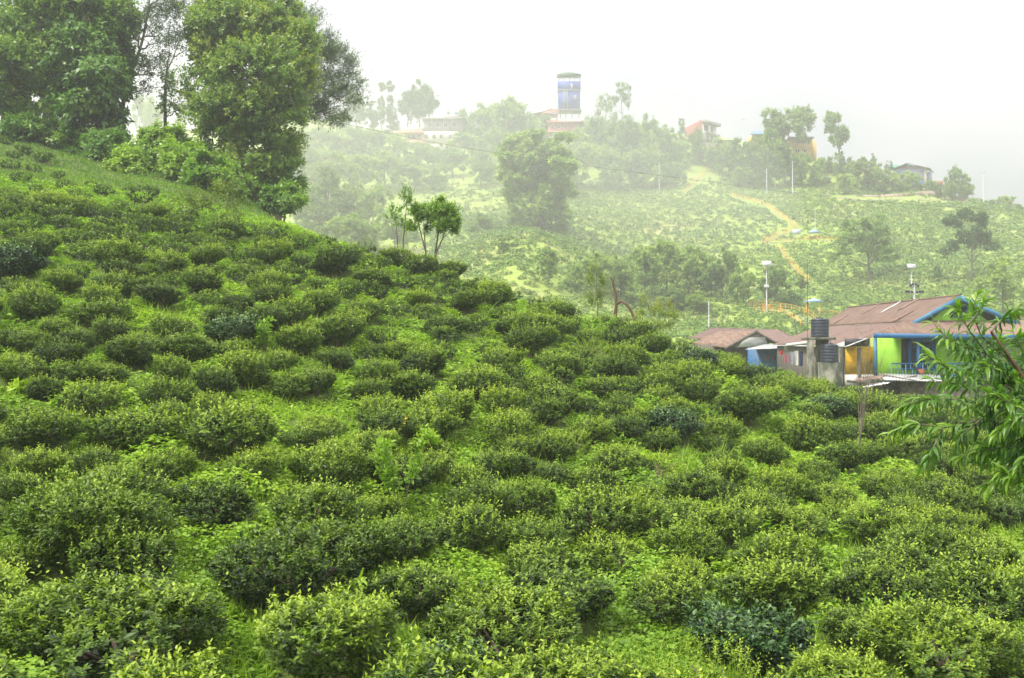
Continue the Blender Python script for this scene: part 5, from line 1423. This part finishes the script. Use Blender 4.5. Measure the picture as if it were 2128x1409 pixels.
pole(1327, 217, 262, "bare stick-like post right of the ridge pines", wpx=1.2, d=335)
pole(1868, 330, 352, "thin aerial behind the lilac house", wpx=.7, d=325)
pole(1122, 246, 282, "street lamp post left of the pink house", wpx=1, d=322)
pole(1678, 540, 700, "dark slim antenna pole rising behind the black water tank", wpx=1.2, d=62, group=None, cat="antenna", name="antenna_pole")
pole(1657, 665, 690, "short dark stub leaning behind the low brown roof", wpx=2.2, d=80, group=None, lean=-6, cat="antenna", name="wooden_post")
def solar(px, pyt, pyb, wpx, hpx, label, head=True, d=None, dmin=100):
    o, h, t = pole(px, pyt + hpx, pyb, label, "solar_lamp", 2.6, cat="solar lamp", group="solar street lamps", d=d)
    D = h[1]; k = D / FPX
    a, b = P(px - wpx / 2, pyt + hpx, D), P(px + wpx / 2, pyt, D)
    g = Geo(); g.hexa([(a[0], D - .5, a[2]), (b[0], D - .5, a[2]), (b[0], D - .42, a[2]), (a[0], D - .42, a[2])], [(a[0] + .1, D + .4, b[2]), (b[0] + .1, D + .4, b[2]), (b[0] + .1, D + .48, b[2]), (a[0] + .1, D + .48, b[2])]); g.build("solar_panel", M_PANEL, o)
    if head:
        g = Geo(); g.bar(t + np.array((0, 0, -.4)), t + np.array((14 * k, -.2, .1)), .05); e = t + np.array((14 * k, -.2, .1)); g.box((e[0] - .1, e[1] - .1, e[2] - .06), (e[0] + .5, e[1] + .1, e[2] + .06)); g.build("lamp_arm", M_POLE, o)
        c = P(px, 595, D); g = Geo(); g.box((c[0] - .35, D - .3, c[2] - .22), (c[0] + .35, D + .2, c[2] + .22)); g.build("battery_box", M_PANEL, o)
solar(1593, 542, 648, 19, 10, "tall solar street lamp with a white panel and box, standing by the curved yellow railing")
solar(1894, 548, 600, 18, 9, "solar street lamp with a tilted white panel right of the yellow-green tree", head=False)
h = far_hit(1655, 503, 255, 100); D = h[1]
SB_ = empty("sign_board", h); tag(SB_, "pale blank-looking notice board on two legs at the zigzag stair's bend", "sign")
fbox(SB_, "board", 1647, 1664, 476.5, 487, D, .2, solid("notice_board", (.56, .60, .68), .6, (.42, .45, .55), 1.5))
for px in (1650, 1661): fbox(SB_, "leg", px, px + 1, 487.1, 505, D + .02, .12, M_POLE)
# pole with insulators close behind the green roof
D = 70.
x = P(1900, 590, D)
o = empty("insulator_pole", (x[0], D, -4)); tag(o, "power pole top with black insulators on crossarms behind the green house's ridge", "power pole")
g = Geo(); g.tube([(x[0], D, -4), P(1900, 590, D)], [.085, .06], 8); g.build("pole", M_POLE, o)
g = Geo(); g.bar(P(1882, 608, D), P(1918, 608, D), .05); g.bar(P(1891, 596, D), P(1909, 596, D), .04); g.build("crossarm", M_POLE, o)
for px, py in ((1883, 606), (1888, 606), (1895, 607), (1906, 607), (1912, 606), (1917, 606), (1892, 593), (1897, 591), (1903, 591), (1908, 594)):
    g = Geo(); g.tube([P(px, py + 2, D), P(px, py, D), P(px, py - 3, D)], [.06, .11, .05], 8); g.build("insulator", M_TANK, o)
D = 64.
o = empty("transformer_post", (P(2113, 660, D)[0], D, -4)); tag(o, "post with dark red ribbed insulators at the right edge behind the brown roof", "power pole")
g = Geo(); g.tube([(P(2113, 0, D)[0], D, -4), P(2113, 664, D)], [.12, .1], 8); g.build("pole", M_POLE, o)
for px in (2106, 2112, 2118):
    g = Geo(); g.tube([P(px, 666, D), P(px, 662, D), P(px, 658, D), P(px, 654, D), P(px, 649, D)], [.05, .12, .07, .11, .04], 8); g.build("insulator", solid("oxblood_ceramic", (.16, .03, .05), .3), o)
# overhead line sagging across the valley
C = [P(560, 225, 80), P(690, 252, 88), P(900, 296, 97), P(1070, 324, 103), P(1250, 349, 108), P(1420, 371, 112), P(1600, 395, 114), P(1820, 420, 115), P(2000, 432, 114), P(2200, 442, 112), P(2400, 450, 108)]
C = np.array(C); s = np.linspace(0, len(C) - 1, 80); pl = np.stack([np.interp(s, np.arange(len(C)), C[:, i]) for i in range(3)], 1)
for k in range(2): pl[1:-1] = (pl[:-2] + pl[1:-1] * 2 + pl[2:]) / 4
g = Geo(); g.tube(pl, .013, 5); tag(g.build("overhead_wire", M_WIRE), "single dark overhead wire sagging across the misty valley", "wire")

# ------------------------------------------------------------------ far trees: a few of each kind built at unit height, then copied
def unit_tree(kind, seed):
    rs = np.random.default_rng(seed)
    bl = []; n = 420; leaf = .058; tl = .07; tint = (.42, .66); lw = .55; up = .35; shell = .5; trunk_top = .7; tr = .022; nl = 8; limbs = 6; mat = M_FAR; droop = 0; sp = .95
    if kind == 'round':
        for k in range(11): a = rs.uniform(0, 6.28); q = rs.uniform(.05, .3); z = rs.uniform(.28, .80); bl.append(((q * math.cos(a), q * math.sin(a), z), (.2 * rs.uniform(.8, 1.2), .2, .17 * rs.uniform(.8, 1.2)), 1))
        bl.append(((0, 0, .84), (.2, .2, .15), 1)); n = 800
    elif kind == 'great':
        for k in range(26): a = rs.uniform(0, 6.28); z = rs.uniform(.10, .92); R = .36 * math.sin(math.pi * min(1, (1.05 - z) * .95 + .06)) ** .6; q = R * rs.uniform(.5, 1.0); bl.append(((q * math.cos(a), q * math.sin(a), z), (.13, .13, .075), 1))
        bl.append(((0, 0, .9), (.14, .14, .1), 1)); bl += [((rs.uniform(-.22, .22), rs.uniform(-.2, .2), rs.uniform(.12, .45)), (.16, .16, .10), 1) for _ in range(12)]; bl += [((rs.uniform(-.14, .14), rs.uniform(-.14, .14), z_), (.17, .17, .11), 1) for z_ in (.5, .6, .7, .78)]; n = 5400; leaf = .042; tl = .05; tint = (.62, .85)
    elif kind == 'tall':
        for k in range(9): z = rs.uniform(.58, .95); a = rs.uniform(0, 6.28); q = rs.uniform(0, .17); bl.append(((q * math.cos(a), q * math.sin(a), z), (.11, .11, .085), 1))
        bl += [((.05, 0, .42), (.04, .04, .07), .6), ((-.04, 0, .3), (.035, .04, .05), .5), ((.03, .02, .2), (.05, .05, .05), .5)]
        n = 420; trunk_top = .9; tr = .014; tint = (.08, .32); shell = .35
    elif kind == 'twin':
        for cx in (-.2, .2):
            for k in range(8): a = rs.uniform(0, 6.28); q = rs.uniform(.03, .17); bl.append(((cx + q * math.cos(a), q * math.sin(a), rs.uniform(.48, .9)), (.12, .12, .10), 1))
        bl += [((-.12, 0, .3), (.12, .12, .08), .5)]; n = 1000; leaf = .046; tl = .06; tint = (.12, .38); shell = .45
    elif kind == 'conifer':
        for k in range(9): z = .12 + .82 * k / 9; r = .22 * (1 - z) + .06; bl.append(((rs.normal(0, .02), rs.normal(0, .02), z), (r, r, .09), 1))
        n = 420; tint = (.05, .28); up = .1; trunk_top = .95; lw = .35
    elif kind == 'cloudpine':
        for k in range(7): a = rs.uniform(0, 6.28); q = rs.uniform(0, .15); z = rs.uniform(.45, .9); bl.append(((q * math.cos(a), q * math.sin(a), z), (.13, .13, .16), 1))
        n = 460; tint = (.10, .32); trunk_top = .8
    elif kind == 'umbrella':
        for k in range(9): a = rs.uniform(0, 6.28); z = rs.uniform(.58, .95); q = (1.15 - z) * .75 * rs.uniform(.5, 1); bl.append(((q * math.cos(a), q * math.sin(a), z), (.15, .15, .028), 1))
        bl.append(((0, 0, .97), (.17, .17, .035), 1)); n = 330; lw = .25; tint = (.10, .30); trunk_top = .95; tr = .014; shell = .1; limbs = 9
    elif kind == 'darkumbrella':
        for k in range(9): a = rs.uniform(0, 6.28); z = rs.uniform(.52, .93); q = rs.uniform(.08, .34); bl.append(((q * math.cos(a), q * math.sin(a), z), (.15, .15, .085), 1))
        n = 900; leaf = .045; tl = .06; tint = (.06, .26); trunk_top = .7; tr = .02; shell = .35; limbs = 9
    elif kind == 'open':
        for k in range(16): a = rs.uniform(0, 6.28); z = rs.uniform(.32, .93); q = rs.uniform(.1, .42) * (1.15 - abs(z - .5)); bl.append(((q * math.cos(a), q * math.sin(a), z), (.14, .14, .085), 1))
        n = 1000; leaf = .044; tl = .06; tint = (.50, .74); trunk_top = .6; tr = .022; shell = .3; limbs = 12
    elif kind == 'bamboo':
        for k in range(13): a = rs.uniform(0, 6.28); q = rs.uniform(0, .28); z = rs.uniform(.12, .8) * (1.1 - q); bl.append(((q * math.cos(a), q * math.sin(a), z), (.15, .15, .16), 1))
        bl.append(((.05, 0, .86), (.11, .11, .12), 1)); n = 1000; leaf = .060; lw = .34; up = .7; tint = (.36, .58); trunk_top = .6
    elif kind == 'column':
        for k in range(6): bl.append(((rs.normal(0, .01), 0, .34 + .07 * k), (.055, .055, .06), 1))
        bl.append(((0, 0, .93), (.09, .09, .06), 2)); n = 240; tint = (.05, .25); trunk_top = .93; tr = .012; limbs = 0; leaf = .05; tl = .035
    elif kind == 'shrub':
        for k in range(8): a = rs.uniform(0, 6.28); q = rs.uniform(.0, .5); bl.append(((q * math.cos(a), q * math.sin(a), rs.uniform(.15, .62)), (.28, .28, .27), 1))
        n = 520; leaf = .10; tl = .14; tint = (.34, .58); trunk_top = .5; tr = .03; limbs = 3
    g = Geo(); crown_geo(g, rs, bl, n, leaf, lw, nl, tl, tint, LEAF_QUAD, up, droop, shell, toptint=.22, spread=sp)
    o = empty("tree_source", (0, 0, 0))
    c = link("crown", g.mesh("crown", [mat], tint=True), o)
    t = Geo(); tp = limb(rs, (0, 0, -.12), (rs.normal(0, .02), 0, trunk_top), 7, .012); t.tube(tp, np.linspace(tr, tr * .3, 7), 6)
    for k in rs.permutation(len(bl))[:limbs]:
        cc = np.array(bl[k][0]); j = int(np.clip(np.argmin(np.abs(tp[:, 2] - cc[2] * .6)), 1, 6)); t.tube(limb(rs, tp[j], cc, 4), [tr * .45, tr * .3, tr * .2, tr * .1], 4)
    link("trunk", t.mesh("trunk", [M_BARK], smooth=True), o)
    return o
KINDS = {'round': 4, 'great': 1, 'tall': 1, 'twin': 1, 'conifer': 2, 'cloudpine': 2, 'umbrella': 2, 'darkumbrella': 1, 'open': 2, 'bamboo': 3, 'column': 2, 'shrub': 3}
SRC = {k: [unit_tree(k, 1000 + 37 * i + len(k) * 7) for i in range(n_)] for k, n_ in KINDS.items()}
USED = set()
# px, py of the foot, height px, width px, kind [, depth]
FT = [
 (1118,476,200,180,'great'),(1200,392,110,90,'round'),(1175,410,90,70,'round'),
 (1806,585,137,150,'open'),(2022,588,152,125,'darkumbrella'),(2085,660,122,120,'open'),(1742,362,120,52,'tall',322),(1637,325,104,100,'twin',326),
 (1291,250,72,60,'umbrella',342),(1258,250,50,44,'umbrella',342),(792,258,84,16,'column',345),(811,258,86,16,'column',346),
 (848,262,76,42,'cloudpine',348),(872,262,84,48,'cloudpine',350),(892,258,78,46,'cloudpine',349),(815,262,42,34,'conifer',345),(905,272,30,30,'shrub',340),(935,250,20,30,'shrub',345),
 (775,268,54,44,'round',345),(740,262,66,52,'round',345),(700,270,40,50,'round',345),(925,285,40,50,'round',335),(960,250,24,24,'round',345),
 (1000,300,84,74,'round',330),(1050,330,122,96,'round',325),(1082,320,100,60,'round',328),(1020,350,80,80,'round'),(965,335,60,70,'round'),(1075,370,90,80,'round'),(1000,390,70,70,'round'),(940,370,60,70,'round'),
 (1110,300,60,60,'shrub',325),(1128,280,44,44,'shrub',328),
 (1195,372,104,70,'bamboo',318),(1235,384,146,80,'bamboo',315),(1275,386,150,80,'bamboo',315),(1312,388,142,80,'bamboo',314),(1350,386,140,80,'bamboo',314),(1388,382,108,74,'bamboo',314),(1260,392,90,90,'round'),(1330,394,84,90,'round'),(1400,388,60,60,'shrub'),(1372,390,56,60,'shrub'),
 (1416,330,88,26,'conifer',338),(1445,352,84,56,'bamboo',318),(1480,342,40,40,'shrub',318),(1495,366,76,50,'round',312),(1530,372,84,60,'bamboo',312),(1565,376,90,66,'bamboo',312),(1600,372,100,66,'round',314),(1632,376,84,54,'bamboo',314),(1665,372,56,50,'round',312),(1695,378,60,60,'shrub',314),(1535,386,40,60,'shrub'),(1585,390,40,60,'shrub'),
 (1720,346,22,40,'shrub',330),(1755,372,50,44,'shrub',325),(1785,402,72,60,'round',310),(1760,404,44,50,'shrub'),(1815,352,36,18,'conifer',330),(1848,372,40,26,'conifer',318),(1820,406,66,60,'round',308),(1855,408,50,56,'round',306),(1890,408,48,60,'round',306),(1930,408,34,46,'shrub',306),(1960,408,30,50,'shrub'),
 (1980,404,54,42,'round',304),(2003,412,52,46,'bamboo',303),(1945,402,30,30,'shrub',306),(2085,440,34,60,'shrub',300),(2060,432,20,40,'shrub',300),(2110,446,26,40,'shrub',298),
 (655,330,70,80,'round',300),(690,350,80,90,'round',295),(735,345,84,84,'round',300),(780,340,70,80,'round',305),(825,350,64,70,'round'),(870,355,54,70,'round'),(900,348,50,60,'round'),
 (640,400,90,90,'round'),(690,420,100,90,'round'),(745,400,80,90,'round'),(800,390,70,80,'round'),(850,400,60,80,'round'),(900,395,50,60,'shrub'),
 (680,478,136,96,'conifer'),(730,470,90,80,'round'),(775,480,90,80,'round'),(640,470,80,70,'round'),(720,530,84,90,'round'),(770,530,70,80,'round'),(820,520,80,70,'round'),(860,500,40,60,'shrub'),(680,520,60,70,'shrub'),
 (1000,475,34,70,'shrub'),(1045,524,34,36,'shrub'),(985,480,24,40,'shrub'),
 (1140,590,72,56,'round'),(1190,600,60,60,'shrub'),(1240,612,84,76,'round'),(1290,618,90,80,'round'),(1340,610,100,84,'round'),(1385,612,112,84,'round'),(1430,618,110,90,'round'),(1478,622,84,70,'round'),(1510,628,110,66,'open'),(1545,634,80,70,'round'),(1400,650,50,70,'bamboo'),(1450,650,44,70,'bamboo'),(1610,632,76,66,'round'),(1640,640,40,50,'shrub'),(1320,640,50,80,'shrub'),(1665,625,50,20,'tall'),
 (310,258,62,34,'round',340),(290,262,66,30,'round',345),(330,268,50,40,'round',340),(385,262,56,40,'round',340),
 (1215,340,92,60,'bamboo',326),(1255,336,90,60,'round',326),(1296,332,86,60,'bamboo',325),(1336,334,82,60,'round',325),(1376,340,76,60,'bamboo',325),(1408,352,62,50,'round',324),
 (985,328,78,60,'round',328),(1030,304,66,56,'round',330),(1066,312,88,60,'round',330),(958,312,48,50,'round',330),(1098,352,70,60,'round',320),(1142,345,52,54,'round',322),(1510,345,48,50,'round',322),(1600,340,52,50,'round',325),
 (1500,622,70,40,'tall'),(1950,580,34,30,'shrub'),
]
FAR_TREES = []
rs = np.random.default_rng(404)
FGROUP = {'bamboo': "bamboo clumps under the ridge"}
for i, t in enumerate(FT):
    px, py, hp, wp, kind = t[:5]
    if len(t) > 5:
        D = t[5]; x = (px - CX) / FPX * D; base = np.array((x, D, (CY - py) / FPX * D))
        zg = float(H(x, D)); top = (CY - (py - hp)) / FPX * D
        base[2] = min(base[2], zg) if zg < top - 1 else base[2]
        hgt = top - base[2]
    else:
        base = far_hit(px, py, 320); D = base[1]; hgt = hp / FPX * D
    v = rs.integers(len(SRC[kind])); s = SRC[kind][v]
    o = s if (kind, v) not in USED else copy_tree(s)
    USED.add((kind, v))
    nm = {'shrub': "hillside_shrub", 'bamboo': "bamboo_clump", 'conifer': "conifer_tree", 'cloudpine': "pine_tree", 'umbrella': "pine_tree", 'column': "palm_tree"}.get(kind, "broadleaf_tree")
    o.name = nm
    o.location = [float(q) for q in base]
    wid = {'great': .78, 'twin': .72, 'tall': .46, 'column': .18, 'conifer': .5, 'cloudpine': .5, 'umbrella': .85, 'bamboo': .72, 'shrub': 1.4, 'open': 1.0, 'darkumbrella': .9}.get(kind, .84)
    kw = (wp / FPX * D) / (wid)
    o.scale = (kw, kw * (.9 if kind != 'twin' else .8), hgt)
    o.rotation_euler = (0, 0, 0 if kind == 'twin' else float(rs.uniform(0, 6.28)))
    o["category"] = {'shrub': "shrub", 'bamboo': "bamboo"}.get(kind, "tree")
    o["group"] = {"shrub": "shrubs on the far hill", "bamboo": "bamboo clumps on the far hill"}.get(kind, "trees on the far hill")
    FAR_TREES.append((o, px, py - hp * .5, kind, hp))
for k, l_ in SRC.items():
    for v, s in enumerate(l_):
        if (k, v) not in USED:
            for c in list(s.children): bpy.data.objects.remove(c)
            bpy.data.objects.remove(s)

# ------------------------------------------------------------------ the tea beyond the 300 nearest bushes, and everything too small to count on the far hill
def far_tea():
    rs = np.random.default_rng(51); g = Geo()
    def blobs(x, y, z, R, hk, n, leaf, tint):
        N = len(x)
        d = unit(rs.normal(0, 1, (N, n, 3))); d[..., 2] = np.abs(d[..., 2]) * 1.0 - .15
        rr = np.minimum(rs.uniform(.62, 1.08, (N, n, 1)), 1.05)
        p = np.stack([x, y, z], -1)[:, None] + d * rr * np.stack([R, R, R * hk], -1)[:, None]
        nr = (d * .8 + UP * .7 + rs.normal(0, .3, (N, n, 3))).reshape(-1, 3)
        ax = np.cross(nr, rs.normal(0, 1, (N * n, 3)))
        s = np.repeat(leaf * R, n) * rs.uniform(.7, 1.3, N * n)
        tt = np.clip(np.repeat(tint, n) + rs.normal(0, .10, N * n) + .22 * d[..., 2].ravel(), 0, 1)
        g.leaves(LEAF_QUAD, p.reshape(-1, 3), ax, nr, s, s * .75, tt)
    # leftover near ones
    if REST:
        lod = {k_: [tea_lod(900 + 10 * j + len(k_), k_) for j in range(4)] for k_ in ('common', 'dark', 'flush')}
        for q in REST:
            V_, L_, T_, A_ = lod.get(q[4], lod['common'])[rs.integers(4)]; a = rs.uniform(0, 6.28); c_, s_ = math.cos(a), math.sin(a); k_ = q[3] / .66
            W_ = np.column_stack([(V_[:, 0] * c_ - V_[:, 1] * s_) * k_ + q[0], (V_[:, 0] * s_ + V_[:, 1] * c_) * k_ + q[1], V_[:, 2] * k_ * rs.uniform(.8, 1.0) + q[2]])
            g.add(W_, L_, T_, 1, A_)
    # rows on the far hill
    a = np.radians(np.linspace(-12, 32, 200))
    X = []; rows = np.arange(126, 338, 2.3)
    for y0 in rows:
        n = int(330 / 1.5)
        x = np.linspace(-55, 200, n) + rs.uniform(-.6, .6, n)
        y = y0 + 7 * np.sin(x * .018 + 1.2) + rs.normal(0, .25, n) + 3 * (vnoise(x * .02, np.full(n, y0 * .02), 6) - .5) * 4
        X.append(np.column_stack([x, y]))
    X = np.concatenate(X)
    px = CX + X[:, 0] / X[:, 1] * FPX
    z = H(X[:, 0], X[:, 1]); py = CY - z / X[:, 1] * FPX
    dens = vnoise(X[:, 0] * .045, X[:, 1] * .045, 31)
    ok = (px > 880) & (px < 2300) & (py > 372 + np.clip((px - 1700) * .11, 0, 60)) & (rs.uniform(0, 1, len(X)) < np.where(px > 1700, .93, .74 + .26 * dens))
    ok &= ~((px < 1150) & (py < 430) & (rs.uniform(0, 1, len(X)) < .55))
    # keep the paths clear
    for (x0, y0, x1, y1, w) in [(1520,408,1600,432,5),(1600,432,1656,474,6),(1656,477,1586,505,5),(1586,505,1745,501,4),(1620,515,1680,588,6),(1562,643,1640,651,5),(1640,651,1682,676,6),(1472,352,1420,404,6),(1740,411,2010,416,6)]:
        dx, dy = x1 - x0, y1 - y0; t = np.clip(((px - x0) * dx + (py - y0) * dy) / (dx * dx + dy * dy), 0, 1)
        ok &= np.hypot(px - x0 - t * dx, py - y0 - t * dy) > w
    X, z, px = X[ok], z[ok], px[ok]
    n = len(X); R = rs.uniform(.55, .95, n) * np.where(px > 1750, 1.12, 1)
    near = X[:, 1] < 185
    tint = np.clip(.36 + .22 * vnoise(X[:, 0] * .06, X[:, 1] * .06, 33) + rs.normal(0, .07, n), 0, 1)
    blobs(X[near, 0], X[near, 1], z[near] + .15, R[near], .8, 46, .5, tint[near])
    blobs(X[~near, 0], X[~near, 1], z[~near] + .15, R[~near], .8, 26, .66, tint[~near])
    print("far tea", n, "rest", len(REST))
    o = g.build("tea_rows", [M_FTEA, M_TEA], tint=True)
    tag(o, "countless small tea bushes in contour rows across the far hillside and the slope's far edge", "tea bushes", kind="stuff")
    # rough vegetation of the misty valley side: herbs and low scrub
    g2 = Geo(); N = 26000
    px = rs.uniform(600, 2128, N); dd = np.exp(rs.uniform(math.log(125), math.log(345), N)); x = (px - CX) / FPX * dd; z = H(x, dd)
    k = (vnoise(x * .08, dd * .08, 41) > .45) | (px < 900)
    x, dd, z = x[k], dd[k], z[k]; N = len(x)
    p = np.stack([x, dd, z + rs.uniform(.05, .5, N)], 1); nr = UP + rs.normal(0, .5, (N, 3)); ax = rs.normal(0, 1, (N, 3)); s = rs.uniform(.4, 1.0, N)
    g2.leaves(LEAF_QUAD, p, ax, nr, s, s * .7, np.clip(.5 + rs.normal(0, .18, N), 0, 1))
    tag(g2.build("hillside_scrub", M_FTEA, tint=True), "pale low scrub and herbs covering the misty valley side", "scrub", kind="stuff")
far_tea()

# ------------------------------------------------------------------ labels that single out each bush and tree by its look and its neighbours
ORD = ["nearest", "second", "third", "fourth", "fifth", "sixth", "seventh", "eighth", "ninth", "tenth", "eleventh", "twelfth", "thirteenth", "fourteenth", "fifteenth", "sixteenth"]
def label_by_landmark(items, marks, used):
    """items: [obj, px, py, description]; each label names its look and its rank beside the nearest landmark in that direction."""
    cells = {}
    for it in items:
        o, px, py, desc = it
        best = min(marks, key=lambda m_: math.hypot((px - m_[1]) / m_[3], (py - m_[2]) / (m_[3] * .8)))
        dx, dy = px - best[1], (py - best[2]) * 1.25
        side = ("right of" if dx > 0 else "left of") if abs(dx) > abs(dy) else ("below" if dy > 0 else "above")
        cells.setdefault((best[0], side), []).append((math.hypot(dx, dy), it))
    for (mk, side), l_ in cells.items():
        l_.sort(key=lambda v: v[0])
        byd = {}
        for _, it in l_: byd.setdefault(it[3], []).append(it)
        for desc, its in byd.items():
            for r_, it in enumerate(its):
                if len(its) == 1: lab = f"{desc} {side} {mk}"
                else: lab = f"{desc}, {ORD[r_]} of {len(its)} {side} {mk}" if False else f"{ORD[r_]} {desc} {side} {mk}"
                if lab in used: lab += " too"
                used.add(lab); it[0]["label"] = lab
NEAR_MARKS = [("the glossy bush high on the slope", 477, 690, 1), ("the tall soft weed", 832, 990, 1), ("the dead forked stump", 1280, 640, 1), ("the thin bare shrub", 1795, 900, 1),
              ("the clipped crest trees", 890, 540, 1), ("the leaning pale sapling", 420, 440, 1), ("the star-leaved weed", 428, 1060, 1), ("the broad-leaved front weed", 690, 1265, 1),
              ("the long glossy bush in mid slope", 1400, 890, 1), ("the weed-hugged bush near the bottom edge", 1850, 1310, 1), ("the lance-leaved tree", 2080, 960, 1),
              ("the water tanks", 1710, 760, 1), ("the low brown-roofed house", 1540, 730, 1), ("the glossy bluish bush at the front", 1570, 1350, 1), ("the grass clump at the left edge", 20, 655, 1),
              ("the yellowing tree's foot", 590, 440, 1), ("the crest grass clump", 1010, 650, 1), ("the spreading left-edge weed", 45, 810, 1), ("the bright leafy weed in mid slope", 905, 930, 1.0), ("the grass tuft below the long glossy bush", 1430, 985, 1)]
EXACT = {(477,722): "large glossy dark-leaved bush alone high on the tea slope, big drooping leaves", (1400,920): "long glossy dark-leaved bush stretched across mid slope", (1570,1398): "glossy bluish-leaved bush at the front by a bright lane",
         (1725,880): "glossy dark bush left of the bare shrub, below the tank stand", (1460,774): "glossy dark bush on the crest in front of the low brown roof", (655,792): "thin brownish half-bare bush right of the big glossy one",
         (757,674): "yellow-topped bush on a visible forked trunk near the crest", (1000,837): "bright yellow-green wedge-shaped bush in the centre of the slope", (215,1462): "very broad yellow-green bush filling the bottom left corner",
         (620,1278): "very broad bush standing over the bright lane, front left of centre", (165,1200): "large dark bush with a deep shaded foot near the left edge", (1040,1425): "broad yellow-green bush at the middle of the bottom edge",
         (1990,1455): "broad yellow-green bush filling the bottom right corner", (440,1107): "dark bush carrying a star of light leaves on its flank", (1595,972): "small round dark bush alone beside a bright lane"}
used = set(); items = []
exact_by = {}
for (o, px, py, w, kind), b_ in zip(BUSHES, NEAR):
    key = (b_[5], b_[6])
    if key in EXACT: o["label"] = EXACT[key]; used.add(EXACT[key]); del o["group"]; o["group"] = "tea bushes on the near slope"; continue
    size = "broad" if b_[3] > .78 else ("small" if b_[3] < .58 else "rounded")
    items.append([o, px, py, f"{size} {TONE[kind]} tea bush"])
label_by_landmark(items, NEAR_MARKS, used)
FAR_MARKS = [("the blue tower", 1183, 200, 1), ("the pink house", 1174, 272, 1), ("the balconied house", 890, 275, 1), ("the brick building", 1458, 268, 1), ("the yellow building", 1668, 305, 1), ("the lilac house", 1900, 362, 1),
             ("the red hut", 1718, 375, 1), ("the upper gazebo", 1691, 485, 1), ("the tall solar lamp", 1593, 590, 1), ("the great rounded tree", 1118, 380, 1), ("the leftmost thin pole", 748, 372, 1), ("the clipped crest trees", 890, 480, 1),
             ("the dead forked stump", 1280, 610, 1), ("the tilted solar panel", 1894, 555, 1), ("the pole below the bamboo", 1370, 368, 1), ("the bare-topped tree", 345, 200, 1), ("the skyline pole", 2045, 385, 1), ("the pair of thin poles", 1620, 375, 1), ("the paler pole by the great tree", 1050, 320, 1)]
DESC = {'round': "rounded leafy tree", 'conifer': "pointed dark conifer", 'cloudpine': "billowy grey pine", 'umbrella': "flat-layered ridge pine", 'open': "open pale green tree", 'bamboo': "plumed bamboo clump", 'column': "slim tufted palm-like tree", 'shrub': "low leafy shrub", 'tall': "thin sparse tree"}
FEX = {(1118, 476): "great rounded light green tree standing alone in the middle of the far hill", (1742, 362): "tall thin dark tree with a small crown beside the red hut", (1637, 325): "dark twin-headed tree in front of the yellow building",
       (2022, 588): "dark flat-crowned tree on a bare trunk above the tea rows", (1806, 585): "open yellow-green round tree with a forked trunk among tea rows", (2085, 660): "light airy green tree behind the green house's right end"}
items = []
for (o, px, py, kind, hp), t in zip(FAR_TREES, FT):
    if (t[0], t[1]) in FEX: o["label"] = FEX[(t[0], t[1])]; continue
    mist = "misty " if px < 960 and py < 560 else ""
    items.append([o, px, py, ("tall " if hp > 95 and kind in ('round', 'bamboo') else "small " if hp < 45 and kind == 'round' else "") + mist + DESC[kind]])
label_by_landmark(items, FAR_MARKS, used)
HAZE_TOP = 118.0

# ------------------------------------------------------------------ haze: one closed box of even, thin mist round the camera and the whole place
zlo = float(Z_.min()) - 1.0
hz = Geo(); hz.box((-320, -130, zlo), (320, 490, HAZE_TOP))
m, n, l, b = nodes_of("thin_mist")
n.remove(b)
pv = n.new("ShaderNodeVolumePrincipled")
pv.inputs["Color"].default_value = (.84, .84, .86, 1)
pv.inputs["Density"].default_value = HAZE_DENSITY
pv.inputs["Anisotropy"].default_value = 0.45
l.new(pv.outputs["Volume"], n["Material Output"].inputs["Volume"])
haze = hz.build("haze", m)
tag(haze, "pale thin mist hanging over the valley and the far hill", "haze", kind="stuff")
# the mist bank lying against the far hill, thickest in the valley's left half
c = P(760, 455, 245); seg, rings = 48, 24
Vm = [c + np.array((0, 0, 34.0))]
for i in range(1, rings):
    a = math.pi * i / rings
    for k in range(seg):
        b_ = 2 * math.pi * k / seg
        Vm.append(c + np.array((105 * math.sin(a) * math.cos(b_), 92 * math.sin(a) * math.sin(b_), 34 * math.cos(a))))
Vm.append(c - np.array((0, 0, 34.0)))
Fm = [(0, 1 + k, 1 + (k + 1) % seg) for k in range(seg)]
for i in range(rings - 2):
    for k in range(seg):
        Fm.append((1 + i * seg + k, 1 + (i + 1) * seg + k, 1 + (i + 1) * seg + (k + 1) % seg, 1 + i * seg + (k + 1) % seg))
e_ = 1 + (rings - 2) * seg
Fm += [(e_ + (k + 1) % seg, e_ + k, len(Vm) - 1) for k in range(seg)]
mb = Geo(); mb.faces(Vm, Fm)
m2 = m.copy(); m2.name = "mist_bank"
m2.node_tree.nodes["Principled Volume"].inputs["Density"].default_value = MIST_DENSITY
m2.node_tree.nodes["Principled Volume"].inputs["Color"].default_value = (.97, .97, .98, 1)
mist = mb.build("mist", m2, smooth=True)
tag(mist, "bank of thicker white mist drifting over the valley and ridge left of the blue tower", "mist", kind="stuff")
